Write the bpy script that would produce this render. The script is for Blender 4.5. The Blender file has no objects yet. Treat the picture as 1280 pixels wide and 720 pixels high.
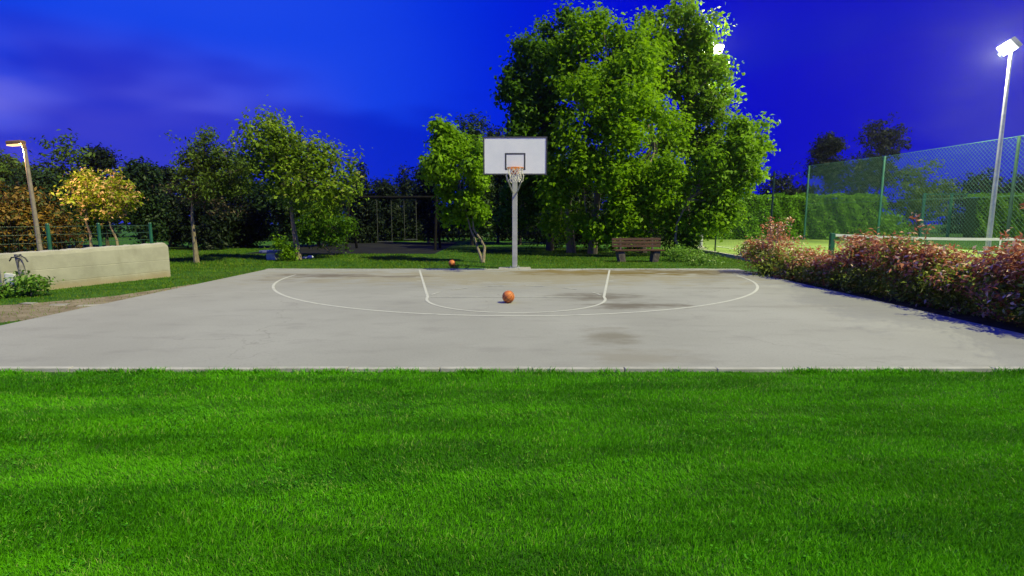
import bpy, bmesh, math, random
import numpy as np
from mathutils import Vector

S = bpy.context.scene
COL = S.collection
R = math.radians

# ------------------------------------------------------------------ camera
PITCH, CAM_H, FPX = R(7.6), 1.67, 660.0
cam_d = bpy.data.cameras.new("camera")
cam = bpy.data.objects.new("camera", cam_d)
COL.objects.link(cam)
cam.location = (0, 0, CAM_H)
cam.rotation_euler = (R(90) - PITCH, 0, 0)
cam_d.sensor_width = 36.0
cam_d.lens = FPX / 1280 * 36
cam_d.clip_end = 3000
S.camera = cam

# ------------------------------------------------------------------ exposure
S.view_settings.view_transform = 'Standard'
S.view_settings.look = 'None'
S.view_settings.exposure = 0.0
S.view_settings.gamma = 1.0

# ------------------------------------------------------------------ node helper
class NT:
    def __init__(self, tree):
        self.t = tree; self.n = tree.nodes; self.l = tree.links
    def add(self, typ, **kw):
        nd = self.n.new(typ)
        for k, v in kw.items():
            if hasattr(nd, k): setattr(nd, k, v)
        return nd
    def put(self, sock, v):
        if isinstance(v, bpy.types.NodeSocket): self.l.new(v, sock)
        else:
            if sock.type == 'RGBA' and len(v) == 3: v = (*v, 1)
            sock.default_value = v
    def math(self, op, a, b=0.0, clamp=False):
        nd = self.add('ShaderNodeMath', operation=op, use_clamp=clamp)
        self.put(nd.inputs[0], a); self.put(nd.inputs[1], b)
        return nd.outputs[0]
    def mix(self, f, a, b, mode='MIX'):
        nd = self.add('ShaderNodeMix', data_type='RGBA', blend_type=mode)
        self.put(nd.inputs[0], f); self.put(nd.inputs[6], a); self.put(nd.inputs[7], b)
        return nd.outputs[2]
    def rng(self, v, a, b, c=0.0, d=1.0, smooth=True):
        nd = self.add('ShaderNodeMapRange', interpolation_type='SMOOTHSTEP' if smooth else 'LINEAR', clamp=True)
        for i, q in enumerate((v, a, b, c, d)): self.put(nd.inputs[i], q)
        return nd.outputs[0]
    def noise(self, vec, scale, detail=4, rough=.55, dist=0.0):
        nd = self.add('ShaderNodeTexNoise')
        if vec is not None: self.l.new(vec, nd.inputs['Vector'])
        nd.inputs['Scale'].default_value = scale; nd.inputs['Detail'].default_value = detail
        nd.inputs['Roughness'].default_value = rough; nd.inputs['Distortion'].default_value = dist
        return nd.outputs[0]
    def mapv(self, vec, scale=(1, 1, 1), loc=(0, 0, 0), rot=(0, 0, 0)):
        nd = self.add('ShaderNodeMapping')
        self.l.new(vec, nd.inputs[0]); nd.inputs['Scale'].default_value = scale
        nd.inputs['Location'].default_value = loc; nd.inputs['Rotation'].default_value = rot
        return nd.outputs[0]

# ------------------------------------------------------------------ night sky
W = bpy.data.worlds.new("World"); S.world = W; W.use_nodes = True
W.node_tree.nodes.clear()
t = NT(W.node_tree)
tc = t.add('ShaderNodeTexCoord').outputs['Generated']
sep = t.add('ShaderNodeSeparateXYZ'); t.l.new(tc, sep.inputs[0])
dx, dz = sep.outputs[0], sep.outputs[2]
base = t.mix(t.rng(dx, -.45, .24), (.0, .046, .77), (0.0, .003, .66))
base = t.mix(t.rng(dx, .05, .55), base, (0.0, .0, .53))
cl = t.noise(t.mapv(tc, (1.0, 1.0, 2.2), (.4, .2, .35), (0, R(30), 0)), 1.3, 3, .45, .2)
cl = t.math('MULTIPLY', t.rng(cl, .38, .62), t.rng(dx, .02, -.40))
base = t.mix(t.math('MULTIPLY', cl, .65), base, (.016, .072, .82))
lil = t.noise(t.mapv(tc, (1.3, 1.3, 3.4), (2.4, .2, .9), (0, R(18), 0)), 1.5, 4, .5, .3)
lil = t.math('MULTIPLY', t.rng(lil, .26, .50), t.math('MULTIPLY', t.rng(dx, -.22, -.60), t.rng(dz, .29, .13)))
base = t.mix(t.math('MULTIPLY', lil, .95), base, (.15, .15, .76))
dark = t.noise(t.mapv(tc, (1.2, 1.2, 3.6), (5.1, .6, .2)), 1.5, 3, .45)
dark = t.math('MULTIPLY', t.rng(dark, .47, .60), t.rng(dz, .36, .22))
base = t.mix(t.math('MULTIPLY', dark, .7), base, (0.0, .008, .52))
w2 = t.noise(t.mapv(tc, (2, 2, 5), (7.3, 0, 1.1), (0, R(-28), 0)), 2.4, 4, .5, .4)
w2 = t.math('MULTIPLY', t.rng(w2, .46, .75), t.rng(dx, .42, .72))
base = t.mix(t.math('MULTIPLY', w2, .5), base, (.05, .055, .46))
bg = t.add('ShaderNodeBackground'); t.l.new(base, bg.inputs[0]); bg.inputs[1].default_value = 1.0
out = t.add('ShaderNodeOutputWorld'); t.l.new(bg.outputs[0], out.inputs[0])

# ------------------------------------------------------------------ key light: sun lamp added in place of an unseen floodlight
SUN_EL, SUN_AZ = R(52), R(-33)
sd = bpy.data.lights.new("sun", 'SUN'); so = bpy.data.objects.new("sun", sd); COL.objects.link(so)
sd.energy = 5.0; sd.angle = R(.5); sd.color = (1.0, .99, .46)
tosun = Vector((math.cos(SUN_EL) * math.cos(SUN_AZ), math.cos(SUN_EL) * math.sin(SUN_AZ), math.sin(SUN_EL)))
so.rotation_euler = tosun.to_track_quat('Z', 'Y').to_euler()
so.location = (30, -14, 40)
FLOOD_FAR, STREET = 7500.0, 420.0

# ------------------------------------------------------------------ surveying helpers (picture measurement -> metres)
cp, sp = math.cos(PITCH), math.sin(PITCH)
def at(px, py, Y):
    q = (360 - py) / FPX
    Z = Y * (q * cp - sp) / (cp + q * sp)
    dc = Y * cp - Z * sp
    return ((px - 640) / FPX * dc, Y, Z + CAM_H)
def ground(px, py):
    q = (360 - py) / FPX
    k = (q * cp - sp) / (cp + q * sp)
    return at(px, py, -CAM_H / k)
def mpp(Y): return Y / FPX          # metres per photo pixel at that distance

# ------------------------------------------------------------------ object helpers
def tag(o, label=None, cat=None, group=None, kind=None):
    if label: o['label'] = label
    if cat: o['category'] = cat
    if group: o['group'] = group
    if kind: o['kind'] = kind
    return o
def link(name, me, parent=None, loc=None):
    o = bpy.data.objects.new(name, me); COL.objects.link(o)
    if parent is not None: o.parent = parent
    if loc is not None: o.location = loc
    return o
def empty(name, loc, label=None, cat=None, group=None, rz=0.0):
    o = bpy.data.objects.new(name, None); COL.objects.link(o)
    o.location = loc; o.rotation_euler.z = rz; o.empty_display_size = .2
    return tag(o, label, cat, group)
def np_mesh(name, V, F, mat, smooth=False):
    """V (n,3), F (m,k) all faces of k corners"""
    me = bpy.data.meshes.new(name)
    V = np.asarray(V, np.float32); F = np.asarray(F, np.int32); m, k = F.shape
    me.vertices.add(len(V)); me.vertices.foreach_set('co', V.ravel())
    me.loops.add(m * k); me.loops.foreach_set('vertex_index', F.ravel())
    me.polygons.add(m)
    me.polygons.foreach_set('loop_start', np.arange(0, m * k, k, dtype=np.int32))
    try: me.polygons.foreach_set('loop_total', np.full(m, k, np.int32))
    except Exception: pass
    if smooth: me.polygons.foreach_set('use_smooth', np.ones(m, bool))
    me.materials.append(mat); me.update(calc_edges=True); me.validate()
    return me
def copy_tree(o, parent=None):
    c = o.copy(); COL.objects.link(c)
    if parent is not None: c.parent = parent
    for ch in list(o.children): copy_tree(ch, c)
    return c

class MB:
    def __init__(self): self.v = []; self.f = []
    def add(self, v, f):
        b = len(self.v); self.v += [tuple(x) for x in v]; self.f += [tuple(b + i for i in q) for q in f]; return self
    def box(self, c, s, rz=0.0, ry=0.0, bev=0.0, rx=0.0):
        bm = bmesh.new(); bmesh.ops.create_cube(bm, size=1)
        for v in bm.verts: v.co = Vector((v.co.x * s[0], v.co.y * s[1], v.co.z * s[2]))
        if bev: bmesh.ops.bevel(bm, geom=bm.edges[:], offset=bev, segments=2, profile=.6, affect='EDGES')
        from mathutils import Euler
        m = Euler((rx, ry, rz)).to_matrix()
        bm.verts.index_update()
        vs = [m @ v.co + Vector(c) for v in bm.verts]
        self.add(vs, [[v.index for v in f.verts] for f in bm.faces]); bm.free(); return self
    def tube(self, pts, rad, seg=8, cap=True, closed=False):
        pts = [Vector(p) for p in pts]; n = len(pts)
        if not hasattr(rad, '__len__'): rad = [rad] * n
        vs = []; prev = None
        for i, p in enumerate(pts):
            if closed: d = pts[(i + 1) % n] - pts[i - 1]
            else: d = pts[min(i + 1, n - 1)] - pts[max(i - 1, 0)]
            d.normalize()
            if prev is None:
                a = Vector((0, 0, 1)) if abs(d.z) < .9 else Vector((1, 0, 0))
                u = d.cross(a).normalized()
            else:
                u = (prev - d * prev.dot(d))
                u = u.normalized() if u.length > 1e-6 else d.orthogonal().normalized()
            prev = u; w = d.cross(u)
            for k in range(seg):
                a = 2 * math.pi * k / seg
                vs.append(p + (u * math.cos(a) + w * math.sin(a)) * rad[i])
        fs = []
        for i in range(n if closed else n - 1):
            j = (i + 1) % n
            for k in range(seg):
                k2 = (k + 1) % seg
                fs.append((i * seg + k, i * seg + k2, j * seg + k2, j * seg + k))
        if cap and not closed:
            fs.append(tuple(range(seg))[::-1]); fs.append(tuple((n - 1) * seg + k for k in range(seg)))
        return self.add(vs, fs)
    def sphere(self, c, r, u=24, v=14):
        vs = []; fs = []
        for i in range(v + 1):
            th = math.pi * i / v
            for k in range(u):
                a = 2 * math.pi * k / u
                vs.append((c[0] + r * math.sin(th) * math.cos(a), c[1] + r * math.sin(th) * math.sin(a), c[2] + r * math.cos(th)))
        for i in range(v):
            for k in range(u):
                k2 = (k + 1) % u
                fs.append((i * u + k, (i + 1) * u + k, (i + 1) * u + k2, i * u + k2))
        return self.add(vs, fs)
    def build(self, name, mat, parent=None, smooth=False, loc=None):
        me = bpy.data.meshes.new(name); me.from_pydata(self.v, [], self.f)
        me.materials.append(mat)
        if smooth:
            me.polygons.foreach_set('use_smooth', np.ones(len(me.polygons), bool))
            try: me.set_sharp_from_angle(angle=R(40))
            except Exception: pass
        me.update()
        return link(name, me, parent, loc)

# ------------------------------------------------------------------ materials
def mat_new(name):
    m = bpy.data.materials.new(name); m.use_nodes = True; m.node_tree.nodes.clear()
    return m, NT(m.node_tree)
def finish(t, shader):
    o = t.add('ShaderNodeOutputMaterial'); t.l.new(shader, o.inputs[0])
def principled(t, col, rough=.6, metal=0.0, normal=None, spec=.5):
    b = t.add('ShaderNodeBsdfPrincipled')
    t.put(b.inputs['Base Color'], col); t.put(b.inputs['Roughness'], rough); t.put(b.inputs['Metallic'], metal)
    b.inputs['Specular IOR Level'].default_value = spec
    if normal is not None: t.l.new(normal, b.inputs['Normal'])
    return b
def bump(t, h, strength=.3, dist=.01):
    nd = t.add('ShaderNodeBump'); t.put(nd.inputs['Height'], h)
    nd.inputs['Strength'].default_value = strength; nd.inputs['Distance'].default_value = dist
    return nd.outputs[0]
def pos(t): return t.add('ShaderNodeNewGeometry').outputs['Position']
def objco(t): return t.add('ShaderNodeTexCoord').outputs['Object']

def simple(name, a, b, scale=6.0, rough=.6, metal=0.0, bmp=.15, dist=.005, spec=.5):
    m, t = mat_new(name); p = objco(t)
    n = t.noise(p, scale, 6, .6); f = t.rng(n, .3, .7)
    fine = t.noise(p, scale * 9, 3)
    c = t.mix(f, a, b)
    r = t.math('ADD', t.math('MULTIPLY', fine, .25), rough - .12)
    finish(t, principled(t, c, r, metal, bump(t, fine, bmp, dist), spec).outputs[0])
    return m

def leaf_mat(name, dark, light, rare=None, rare_amt=.06, trans=.35, rough=.5, patch=.9, tcol=None, spec=.35):
    m, t = mat_new(name)
    g = t.add('ShaderNodeNewGeometry'); rnd = g.outputs['Random Per Island']
    n = t.noise(g.outputs['Position'], patch, 3)
    f = t.math('ADD', t.math('MULTIPLY', rnd, .65), t.math('MULTIPLY', t.rng(n, .3, .7), .45), clamp=True)
    c = t.mix(f, dark, light)
    if rare is not None:
        w = t.add('ShaderNodeTexWhiteNoise', noise_dimensions='1D'); t.l.new(rnd, w.inputs['W'])
        c = t.mix(t.math('LESS_THAN', w.outputs['Value'], rare_amt), c, rare)
    b = principled(t, c, rough, spec=spec)
    tr = t.add('ShaderNodeBsdfTranslucent')
    t.put(tr.inputs[0], t.mix(.5, c, tcol or light))
    mx = t.add('ShaderNodeMixShader'); mx.inputs[0].default_value = trans
    t.l.new(b.outputs[0], mx.inputs[1]); t.l.new(tr.outputs[0], mx.inputs[2])
    finish(t, mx.outputs[0])
    return m

def bark_mat(name, a, b):
    m, t = mat_new(name); p = objco(t)
    n = t.noise(t.mapv(p, (9, 9, 1.6)), 3, 6, .65); f = t.rng(n, .35, .65)
    n2 = t.noise(p, 1.3, 3)
    c = t.mix(t.rng(n2, .35, .7), t.mix(f, a, b), tuple(x * .7 for x in b))
    finish(t, principled(t, c, .85, normal=bump(t, n, .8, .03)).outputs[0])
    return m

def emit_mat(name, col, strength):
    m, t = mat_new(name)
    e = t.add('ShaderNodeEmission'); t.put(e.inputs[0], col); e.inputs[1].default_value = strength
    finish(t, e.outputs[0]); return m

M = {}
M['bark'] = bark_mat('bark', (.16, .12, .075), (.34, .28, .19))
M['bark_dark'] = bark_mat('bark_dark', (.05, .04, .03), (.13, .10, .07))
M['galv'] = simple('galvanised_steel', (.42, .43, .44), (.58, .58, .58), 5, .42, .55, .1)
M['grey_paint'] = simple('grey_paint', (.34, .35, .36), (.46, .46, .47), 4, .45, .1, .1)
M['dark_frame'] = simple('dark_frame_paint', (.045, .045, .048), (.075, .075, .075), 6, .5)
M['board'] = simple('white_board', (.76, .77, .79), (.83, .83, .84), 2.2, .4, 0, .05)
M['rim'] = simple('orange_rim_paint', (.66, .19, .012), (.76, .26, .02), 12, .45)
M['rope'] = simple('white_rope', (.60, .57, .48), (.78, .76, .68), 40, .8)
M['green_metal'] = simple('green_coated_metal', (.010, .080, .045), (.016, .125, .068), 5, .45)
M['green_dark'] = simple('dark_green_metal', (.010, .035, .022), (.016, .055, .034), 5, .5)
M['wire'] = simple('green_wire', (.06, .16, .10), (.10, .22, .14), 9, .6, spec=.2)
M['wire_dark'] = simple('dark_wire', (.02, .06, .035), (.03, .09, .05), 9, .6)
M['white_paint'] = simple('white_tape', (.72, .72, .66), (.82, .82, .76), 7, .6)
M['net_black'] = simple('net_cord', (.015, .02, .016), (.03, .04, .03), 9, .8)
M['rust'] = simple('rusty_brown_metal', (.12, .06, .035), (.22, .12, .07), 9, .7)
M['old_pipe'] = simple('weathered_pipe', (.16, .14, .12), (.36, .34, .31), 7, .65, .2, .3)
M['lamp_pole'] = simple('brown_grey_lamp_pole', (.20, .16, .13), (.29, .24, .20), 6, .6)
M['swing_wood'] = simple('unlit_swing_timber', (.007, .007, .006), (.014, .013, .012), 6, .9, spec=.1)  # gloom of the unlit playground put into the timber colour
M['chain'] = simple('swing_chain', (.045, .05, .04), (.075, .08, .06), 9, .6)
M['stone'] = simple('dark_bench_stone', (.06, .05, .045), (.15, .12, .10), 8, .9, 0, .6, .02)
M['pale_stone'] = simple('pale_stone', (.42, .40, .34), (.62, .60, .54), 8, .85, 0, .5, .02)
M['old_stone'] = simple('old_flat_stone', (.26, .24, .20), (.38, .36, .31), 8, .9, 0, .5, .02)
M['blue_top'] = simple('blue_grey_slab', (.12, .13, .30), (.20, .20, .42), 5, .6)
M['flood_glow'] = emit_mat('floodlight_glow', (1.0, .97, .74), 26)
M['street_glow'] = emit_mat('street_lamp_glow', (1.0, .60, .27), 1.9)

def bench_wood():
    m, t = mat_new('reddish_bench_wood'); p = objco(t)
    n = t.noise(t.mapv(p, (1.2, 14, 14)), 4, 6, .6)
    c = t.mix(t.rng(n, .3, .7), (.028, .012, .007), (.10, .032, .012))  # tree shade over the bench is put into this dark wood
    finish(t, principled(t, c, .65, normal=bump(t, n, .4, .01)).outputs[0]); return m
M['bench_wood'] = bench_wood()

def ball_mat():
    m, t = mat_new('orange_ball_rubber'); p = objco(t)
    v = t.add('ShaderNodeTexVoronoi'); t.l.new(p, v.inputs['Vector']); v.inputs['Scale'].default_value = 240
    n = t.noise(p, 14, 4)
    c = t.mix(t.rng(n, .3, .7), (.50, .125, .022), (.62, .19, .035))
    finish(t, principled(t, c, .55, normal=bump(t, v.outputs['Distance'], .5, .002)).outputs[0]); return m
M['ball'] = ball_mat()
M['seam'] = simple('ball_seam', (.02, .015, .012), (.035, .028, .02), 20, .7)

def concrete_wall_mat():
    m, t = mat_new('cast_concrete'); p = pos(t)
    n = t.noise(p, 2.2, 6, .6); n2 = t.noise(t.mapv(p, (1.2, 1.2, .25)), 2.5, 4); f = t.noise(p, 60, 3)
    c = t.mix(t.rng(n, .3, .7), (.325, .31, .262), (.41, .392, .335))
    c = t.mix(t.math('MULTIPLY', t.rng(n2, .56, .75), .35), c, (.23, .215, .165))
    s = t.add('ShaderNodeSeparateXYZ'); t.l.new(p, s.inputs[0])
    low = t.math('MULTIPLY', t.rng(t.math('ADD', s.outputs[2], t.math('MULTIPLY', n, .25)), .38, .16), .6)
    c = t.mix(low, c, (.32, .23, .12))          # rust-brown splash stain along the foot
    h = t.math('ADD', t.math('MULTIPLY', f, .3), n)
    finish(t, principled(t, c, .9, normal=bump(t, h, .35, .02)).outputs[0]); return m
M['concrete'] = concrete_wall_mat()

def kerb_mat():
    m, t = mat_new('kerb_concrete'); p = pos(t)
    n = t.noise(p, 3.5, 5, .6); f = t.noise(p, 70, 3)
    c = t.mix(t.rng(n, .3, .7), (.32, .31, .275), (.43, .415, .375))
    finish(t, principled(t, c, .9, normal=bump(t, f, .4, .01)).outputs[0]); return m
M['kerb'] = kerb_mat()

def stain_mask(t, p, warp, cx, cy, rx, ry, soft=1.0):
    s = t.mapv(p, (1 / rx, 1 / ry, 0), (-cx / rx, -cy / ry, 0))
    ln = t.add('ShaderNodeVectorMath', operation='LENGTH'); t.l.new(s, ln.inputs[0])
    d = t.math('ADD', ln.outputs['Value'], warp)
    return t.rng(d, 1.0, 1.0 - soft)

def court_base(t):
    p = pos(t)
    big = t.noise(p, .35, 4, .55); mid = t.noise(t.mapv(p, (1, 2.2, 1)), 1.1, 6, .62); fine = t.noise(p, 38, 3, .6)
    grit = t.noise(p, 150, 2, .6)
    c = t.mix(t.rng(big, .3, .7), (.268, .264, .240), (.322, .318, .292))
    c = t.mix(t.math('MULTIPLY', t.rng(mid, .50, .72), .38), c, (.195, .187, .174))
    c = t.mix(t.math('MULTIPLY', t.rng(fine, .52, .75), .45), c, (.175, .168, .155))
    c = t.mix(t.math('MULTIPLY', t.rng(grit, .55, .72), .35), c, (.35, .34, .31))
    warp = t.math('MULTIPLY', t.math('SUBTRACT', t.noise(t.mapv(p, (1, 2.0, 1)), 1.3, 6, .62), .5), 2.4)
    def st(c, px, py, rx, ry, amt, col, soft=.9):
        g = ground(px, py)
        return t.mix(t.math('MULTIPLY', stain_mask(t, p, warp, g[0], g[1], rx, ry, soft), amt), c, col)
    c = st(c, 660, 347, 11.0, 2.6, .75, (0.259, 0.227, 0.144))      # dusty ochre wash by the baseline
    c = st(c, 775, 342, 4.2, 1.25, 1.0, (0.150, 0.108, 0.022))      # mossy silt right of the pole
    c = st(c, 870, 341, 2.4, .8, .8, (0.115, 0.083, 0.029))
    c = st(c, 700, 341, 2.0, .9, .8, (0.187, 0.137, 0.043))
    c = st(c, 405, 346, 1.9, .7, .8, (0.122, 0.101, 0.079))        # darker patches, left side
    c = st(c, 500, 347, 1.1, .4, .7, (0.130, 0.108, 0.083))
    c = st(c, 345, 352, 1.4, .5, .35, (0.144, 0.126, 0.108))
    c = st(c, 745, 373, 1.3, .8, .75, (0.122, 0.104, 0.079))        # scuffed patch right of the key
    c = st(c, 798, 384, 1.2, .55, .85, (0.115, 0.097, 0.072))
    c = st(c, 768, 423, .6, .7, .65, (0.144, 0.126, 0.086))
    c = st(c, 805, 450, .9, .5, .4, (0.180, 0.155, 0.108))
    c = st(c, 900, 362, 2.0, .25, .3, (0.166, 0.151, 0.122))
    c = st(c, 990, 385, 1.8, .2, .3, (0.173, 0.158, 0.137))
    # hairline cracks
    v = t.add('ShaderNodeTexVoronoi', feature='DISTANCE_TO_EDGE')
    wp = t.add('ShaderNodeVectorMath', operation='ADD'); t.l.new(p, wp.inputs[0])
    nz = t.add('ShaderNodeTexNoise'); nz.inputs['Scale'].default_value = 1.6; nz.inputs['Detail'].default_value = 5; t.l.new(p, nz.inputs['Vector'])
    t.l.new(nz.outputs['Color'], wp.inputs[1]); t.l.new(wp.outputs[0], v.inputs['Vector']); v.inputs['Scale'].default_value = .22
    crack = t.math('MULTIPLY', t.math('LESS_THAN', v.outputs['Distance'], .0022), t.rng(big, .45, .6))
    c = t.mix(t.math('MULTIPLY', crack, .25), c, (.12, .11, .095))
    return p, c, fine, mid, grit
def court_mat():
    m, t = mat_new('worn_court_concrete'); p, c, fine, mid, grit = court_base(t)
    h = t.math('ADD', t.math('MULTIPLY', fine, .5), t.math('MULTIPLY', grit, .4))
    finish(t, principled(t, c, .88, normal=bump(t, h, .35, .006), spec=.3).outputs[0]); return m
M['court'] = court_mat()
def line_mat(name, worn):
    m, t = mat_new(name); p, c, fine, mid, grit = court_base(t)
    w = t.noise(p, 5, 6, .7)
    f = t.rng(t.math('ADD', t.math('MULTIPLY', w, .7), t.math('MULTIPLY', grit, .3)), worn - .12, worn + .12)
    c2 = t.mix(f, (.50, .495, .45), c)
    finish(t, principled(t, c2, .8, normal=bump(t, grit, .25, .004), spec=.3).outputs[0]); return m
M['line'] = line_mat('court_line_paint', .62)
M['line_worn'] = line_mat('worn_court_line_paint', .53)

def ground_mat():
    m, t = mat_new('turf_soil'); p = pos(t)
    big = t.noise(p, .22, 5, .6); mid = t.noise(p, 1.4, 6, .65); fine = t.noise(p, 26, 4, .7)
    c = t.mix(t.rng(mid, .35, .65), (.022, .085, .008), (.055, .150, .014))
    c = t.mix(t.math('MULTIPLY', t.rng(big, .5, .68), .55), c, (.085, .115, .018))
    c = t.mix(t.math('MULTIPLY', t.rng(fine, .5, .75), .7), c, (.016, .045, .006))
    h = t.math('ADD', fine, t.math('MULTIPLY', mid, .6))
    finish(t, principled(t, c, .95, normal=bump(t, h, .8, .05), spec=.15).outputs[0]); return m
M['turf'] = ground_mat()
def dirt_mat():
    m, t = mat_new('bare_dirt'); p = pos(t)
    n = t.noise(p, 2.5, 6, .65); f = t.noise(p, 40, 4, .7)
    c = t.mix(t.rng(n, .3, .7), (.15, .115, .065), (.27, .225, .15))
    c = t.mix(t.math('MULTIPLY', t.rng(f, .5, .7), .5), c, (.36, .32, .24))
    finish(t, principled(t, c, .95, normal=bump(t, f, .8, .02), spec=.2).outputs[0]); return m
M['dirt'] = dirt_mat()
M['soil'] = simple('dark_bed_soil', (.035, .028, .016), (.075, .058, .035), 5, .95, 0, .8, .03, spec=.1)
M['rubber'] = simple('unlit_play_surface', (.012, .012, .013), (.022, .022, .022), 1.2, .95, spec=.1)  # tree shade over the playground put into the floor colour
def tennis_mat():
    m, t = mat_new('green_tennis_surface'); p = pos(t)
    n = t.noise(p, .5, 5, .6); f = t.noise(p, 30, 3)
    c = t.mix(t.rng(n, .3, .7), (.13, .21, .035), (.19, .27, .05))
    c = t.mix(t.math('MULTIPLY', t.rng(f, .5, .7), .3), c, (.10, .16, .03))
    finish(t, principled(t, c, .9, normal=bump(t, f, .2, .005), spec=.2).outputs[0]); return m
M['tennis'] = tennis_mat()
def grass_mat(name, dark, light, straw, stripes=True):
    m, t = mat_new(name)
    g = t.add('ShaderNodeNewGeometry'); rnd = g.outputs['Random Per Island']; p = g.outputs['Position']
    n = t.noise(t.mapv(p, (.5, 2.2, 1)), 1.1, 4, .6)
    n2 = t.noise(t.mapv(p, (.8, 1.4, 1)), 2.6, 3, .6)
    f = t.math('ADD', t.math('MULTIPLY', rnd, .58), t.math('MULTIPLY', t.rng(n, .40, .60), .58), clamp=True)
    c = t.mix(f, dark, light)
    w = t.add('ShaderNodeTexWhiteNoise', noise_dimensions='1D'); t.l.new(rnd, w.inputs['W'])
    thr = t.rng(n2, .46, .70, .012, .13)
    c = t.mix(t.math('LESS_THAN', w.outputs['Value'], thr), c, straw)
    b = principled(t, c, .5, spec=.14)
    tr = t.add('ShaderNodeBsdfTranslucent'); t.put(tr.inputs[0], t.mix(.6, c, light))
    mx = t.add('ShaderNodeMixShader'); mx.inputs[0].default_value = .35
    t.l.new(b.outputs[0], mx.inputs[1]); t.l.new(tr.outputs[0], mx.inputs[2])
    finish(t, mx.outputs[0]); return m
M['lawn'] = grass_mat('lawn_blades', (.022, .135, .002), (.135, .49, .004), (.32, .50, .09))
M['verge'] = grass_mat('verge_blades', (.050, .135, .004), (.16, .28, .012), (.32, .29, .07))
M['clover'] = leaf_mat('clover_leaf', (.04, .22, .006), (.11, .42, .012), trans=.25, rough=.75, spec=.15)

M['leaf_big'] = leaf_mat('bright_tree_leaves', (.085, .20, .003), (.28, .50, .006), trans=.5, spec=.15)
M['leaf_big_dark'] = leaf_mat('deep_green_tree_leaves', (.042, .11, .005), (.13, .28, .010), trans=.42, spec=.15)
M['leaf_lime'] = leaf_mat('lime_tree_leaves', (.095, .225, .004), (.26, .47, .010), trans=.4, spec=.15)
M['leaf_olive'] = leaf_mat('olive_tree_leaves', (.085, .17, .006), (.26, .39, .022), rare=(.32, .33, .07), trans=.35, spec=.15)
M['leaf_tall'] = leaf_mat('green_high_leaves', (.070, .16, .005), (.22, .40, .010), rare=(.24, .27, .05), trans=.35, spec=.15)
M['leaf_dull'] = leaf_mat('dull_green_tree_leaves', (.040, .085, .012), (.12, .19, .024), trans=.25, spec=.15)
M['leaf_black'] = leaf_mat('unlit_tree_leaves', (.008, .016, .008), (.020, .036, .014), trans=.15, spec=.15)  # lack of light on the back trees put into near-black leaves
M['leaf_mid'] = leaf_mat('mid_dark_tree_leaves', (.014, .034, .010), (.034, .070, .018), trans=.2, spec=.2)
M['leaf_yellow'] = leaf_mat('yellow_green_leaves', (.13, .20, .006), (.34, .40, .012), rare=(.75, .46, .22), rare_amt=.28, trans=.35)
M['leaf_brown'] = leaf_mat('bronze_leaves', (.10, .070, .010), (.26, .16, .022), rare=(.06, .09, .015), rare_amt=.3, trans=.3)
M['leaf_twig'] = leaf_mat('dry_brown_leaves', (.05, .038, .020), (.11, .08, .04), rare=(.04, .07, .02), rare_amt=.35, trans=.2)
M['leaf_hedge'] = leaf_mat('clipped_hedge_leaves', (.055, .165, .004), (.150, .34, .010), trans=.3, spec=.15)
M['leaf_red'] = leaf_mat('red_young_leaves', (.30, .085, .028), (.68, .30, .16), rare=(.88, .66, .46), rare_amt=.25, trans=.3, rough=.4, tcol=(.6, .12, .05), spec=.22)
M['leaf_photinia'] = leaf_mat('green_shrub_leaves', (.085, .14, .008), (.28, .36, .03), rare=(.45, .46, .14), rare_amt=.15, trans=.3, rough=.42, spec=.25)
M['leaf_weed'] = leaf_mat('weed_leaves', (.07, .19, .010), (.20, .38, .04), rare=(.30, .36, .12), rare_amt=.08, trans=.35)

# ------------------------------------------------------------------ foliage
def leaves(rng, P, N_out, size, aspect=.42, up=.55, spread=.9, jitter=.45, fold=.16):
    """P (n,3) leaf bases, N_out (n,3) outward; returns V,F of one folded quad each"""
    n = len(P)
    nrm = N_out * .45 + np.array([0, 0, up]) + rng.normal(0, spread * .6, (n, 3))
    nrm /= np.linalg.norm(nrm, axis=1, keepdims=True) + 1e-9
    rv = rng.normal(0, 1, (n, 3)); rv[:, 2] -= .35
    tt = rv - nrm * np.sum(rv * nrm, 1, keepdims=True); tt /= np.linalg.norm(tt, axis=1, keepdims=True) + 1e-9
    bb = np.cross(nrm, tt)
    L = (size * (1 + jitter * rng.uniform(-1, 1, n)))[:, None]; Wd = L * aspect
    V = np.empty((n, 4, 3))
    V[:, 0] = P - tt * L * .5
    V[:, 1] = P + bb * Wd * .5 + nrm * L * fold - tt * L * .05
    V[:, 2] = P + tt * L * .5
    V[:, 3] = P - bb * Wd * .5 + nrm * L * fold - tt * L * .05
    F = np.arange(n * 4).reshape(n, 4)
    return V.reshape(-1, 3), F
def clumps(rng, lobes, n, shell=.5):
    """lobes (k,6): centre + radii. Clump centres biased to the outside, with outward directions"""
    lobes = np.asarray(lobes, float)
    wgt = (lobes[:, 3] * lobes[:, 4] * lobes[:, 5]) ** (2 / 3); wgt /= wgt.sum()
    idx = rng.choice(len(lobes), n, p=wgt)
    d = rng.normal(0, 1, (n, 3)); d /= np.linalg.norm(d, axis=1, keepdims=True)
    r = shell + (1.04 - shell) * rng.uniform(0, 1, n) ** .75
    r = r * np.where(rng.uniform(0, 1, n) < .14, 1 + np.abs(rng.normal(0, .28, n)), 1)
    return lobes[idx, :3] + d * lobes[idx, 3:] * r[:, None], d
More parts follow.
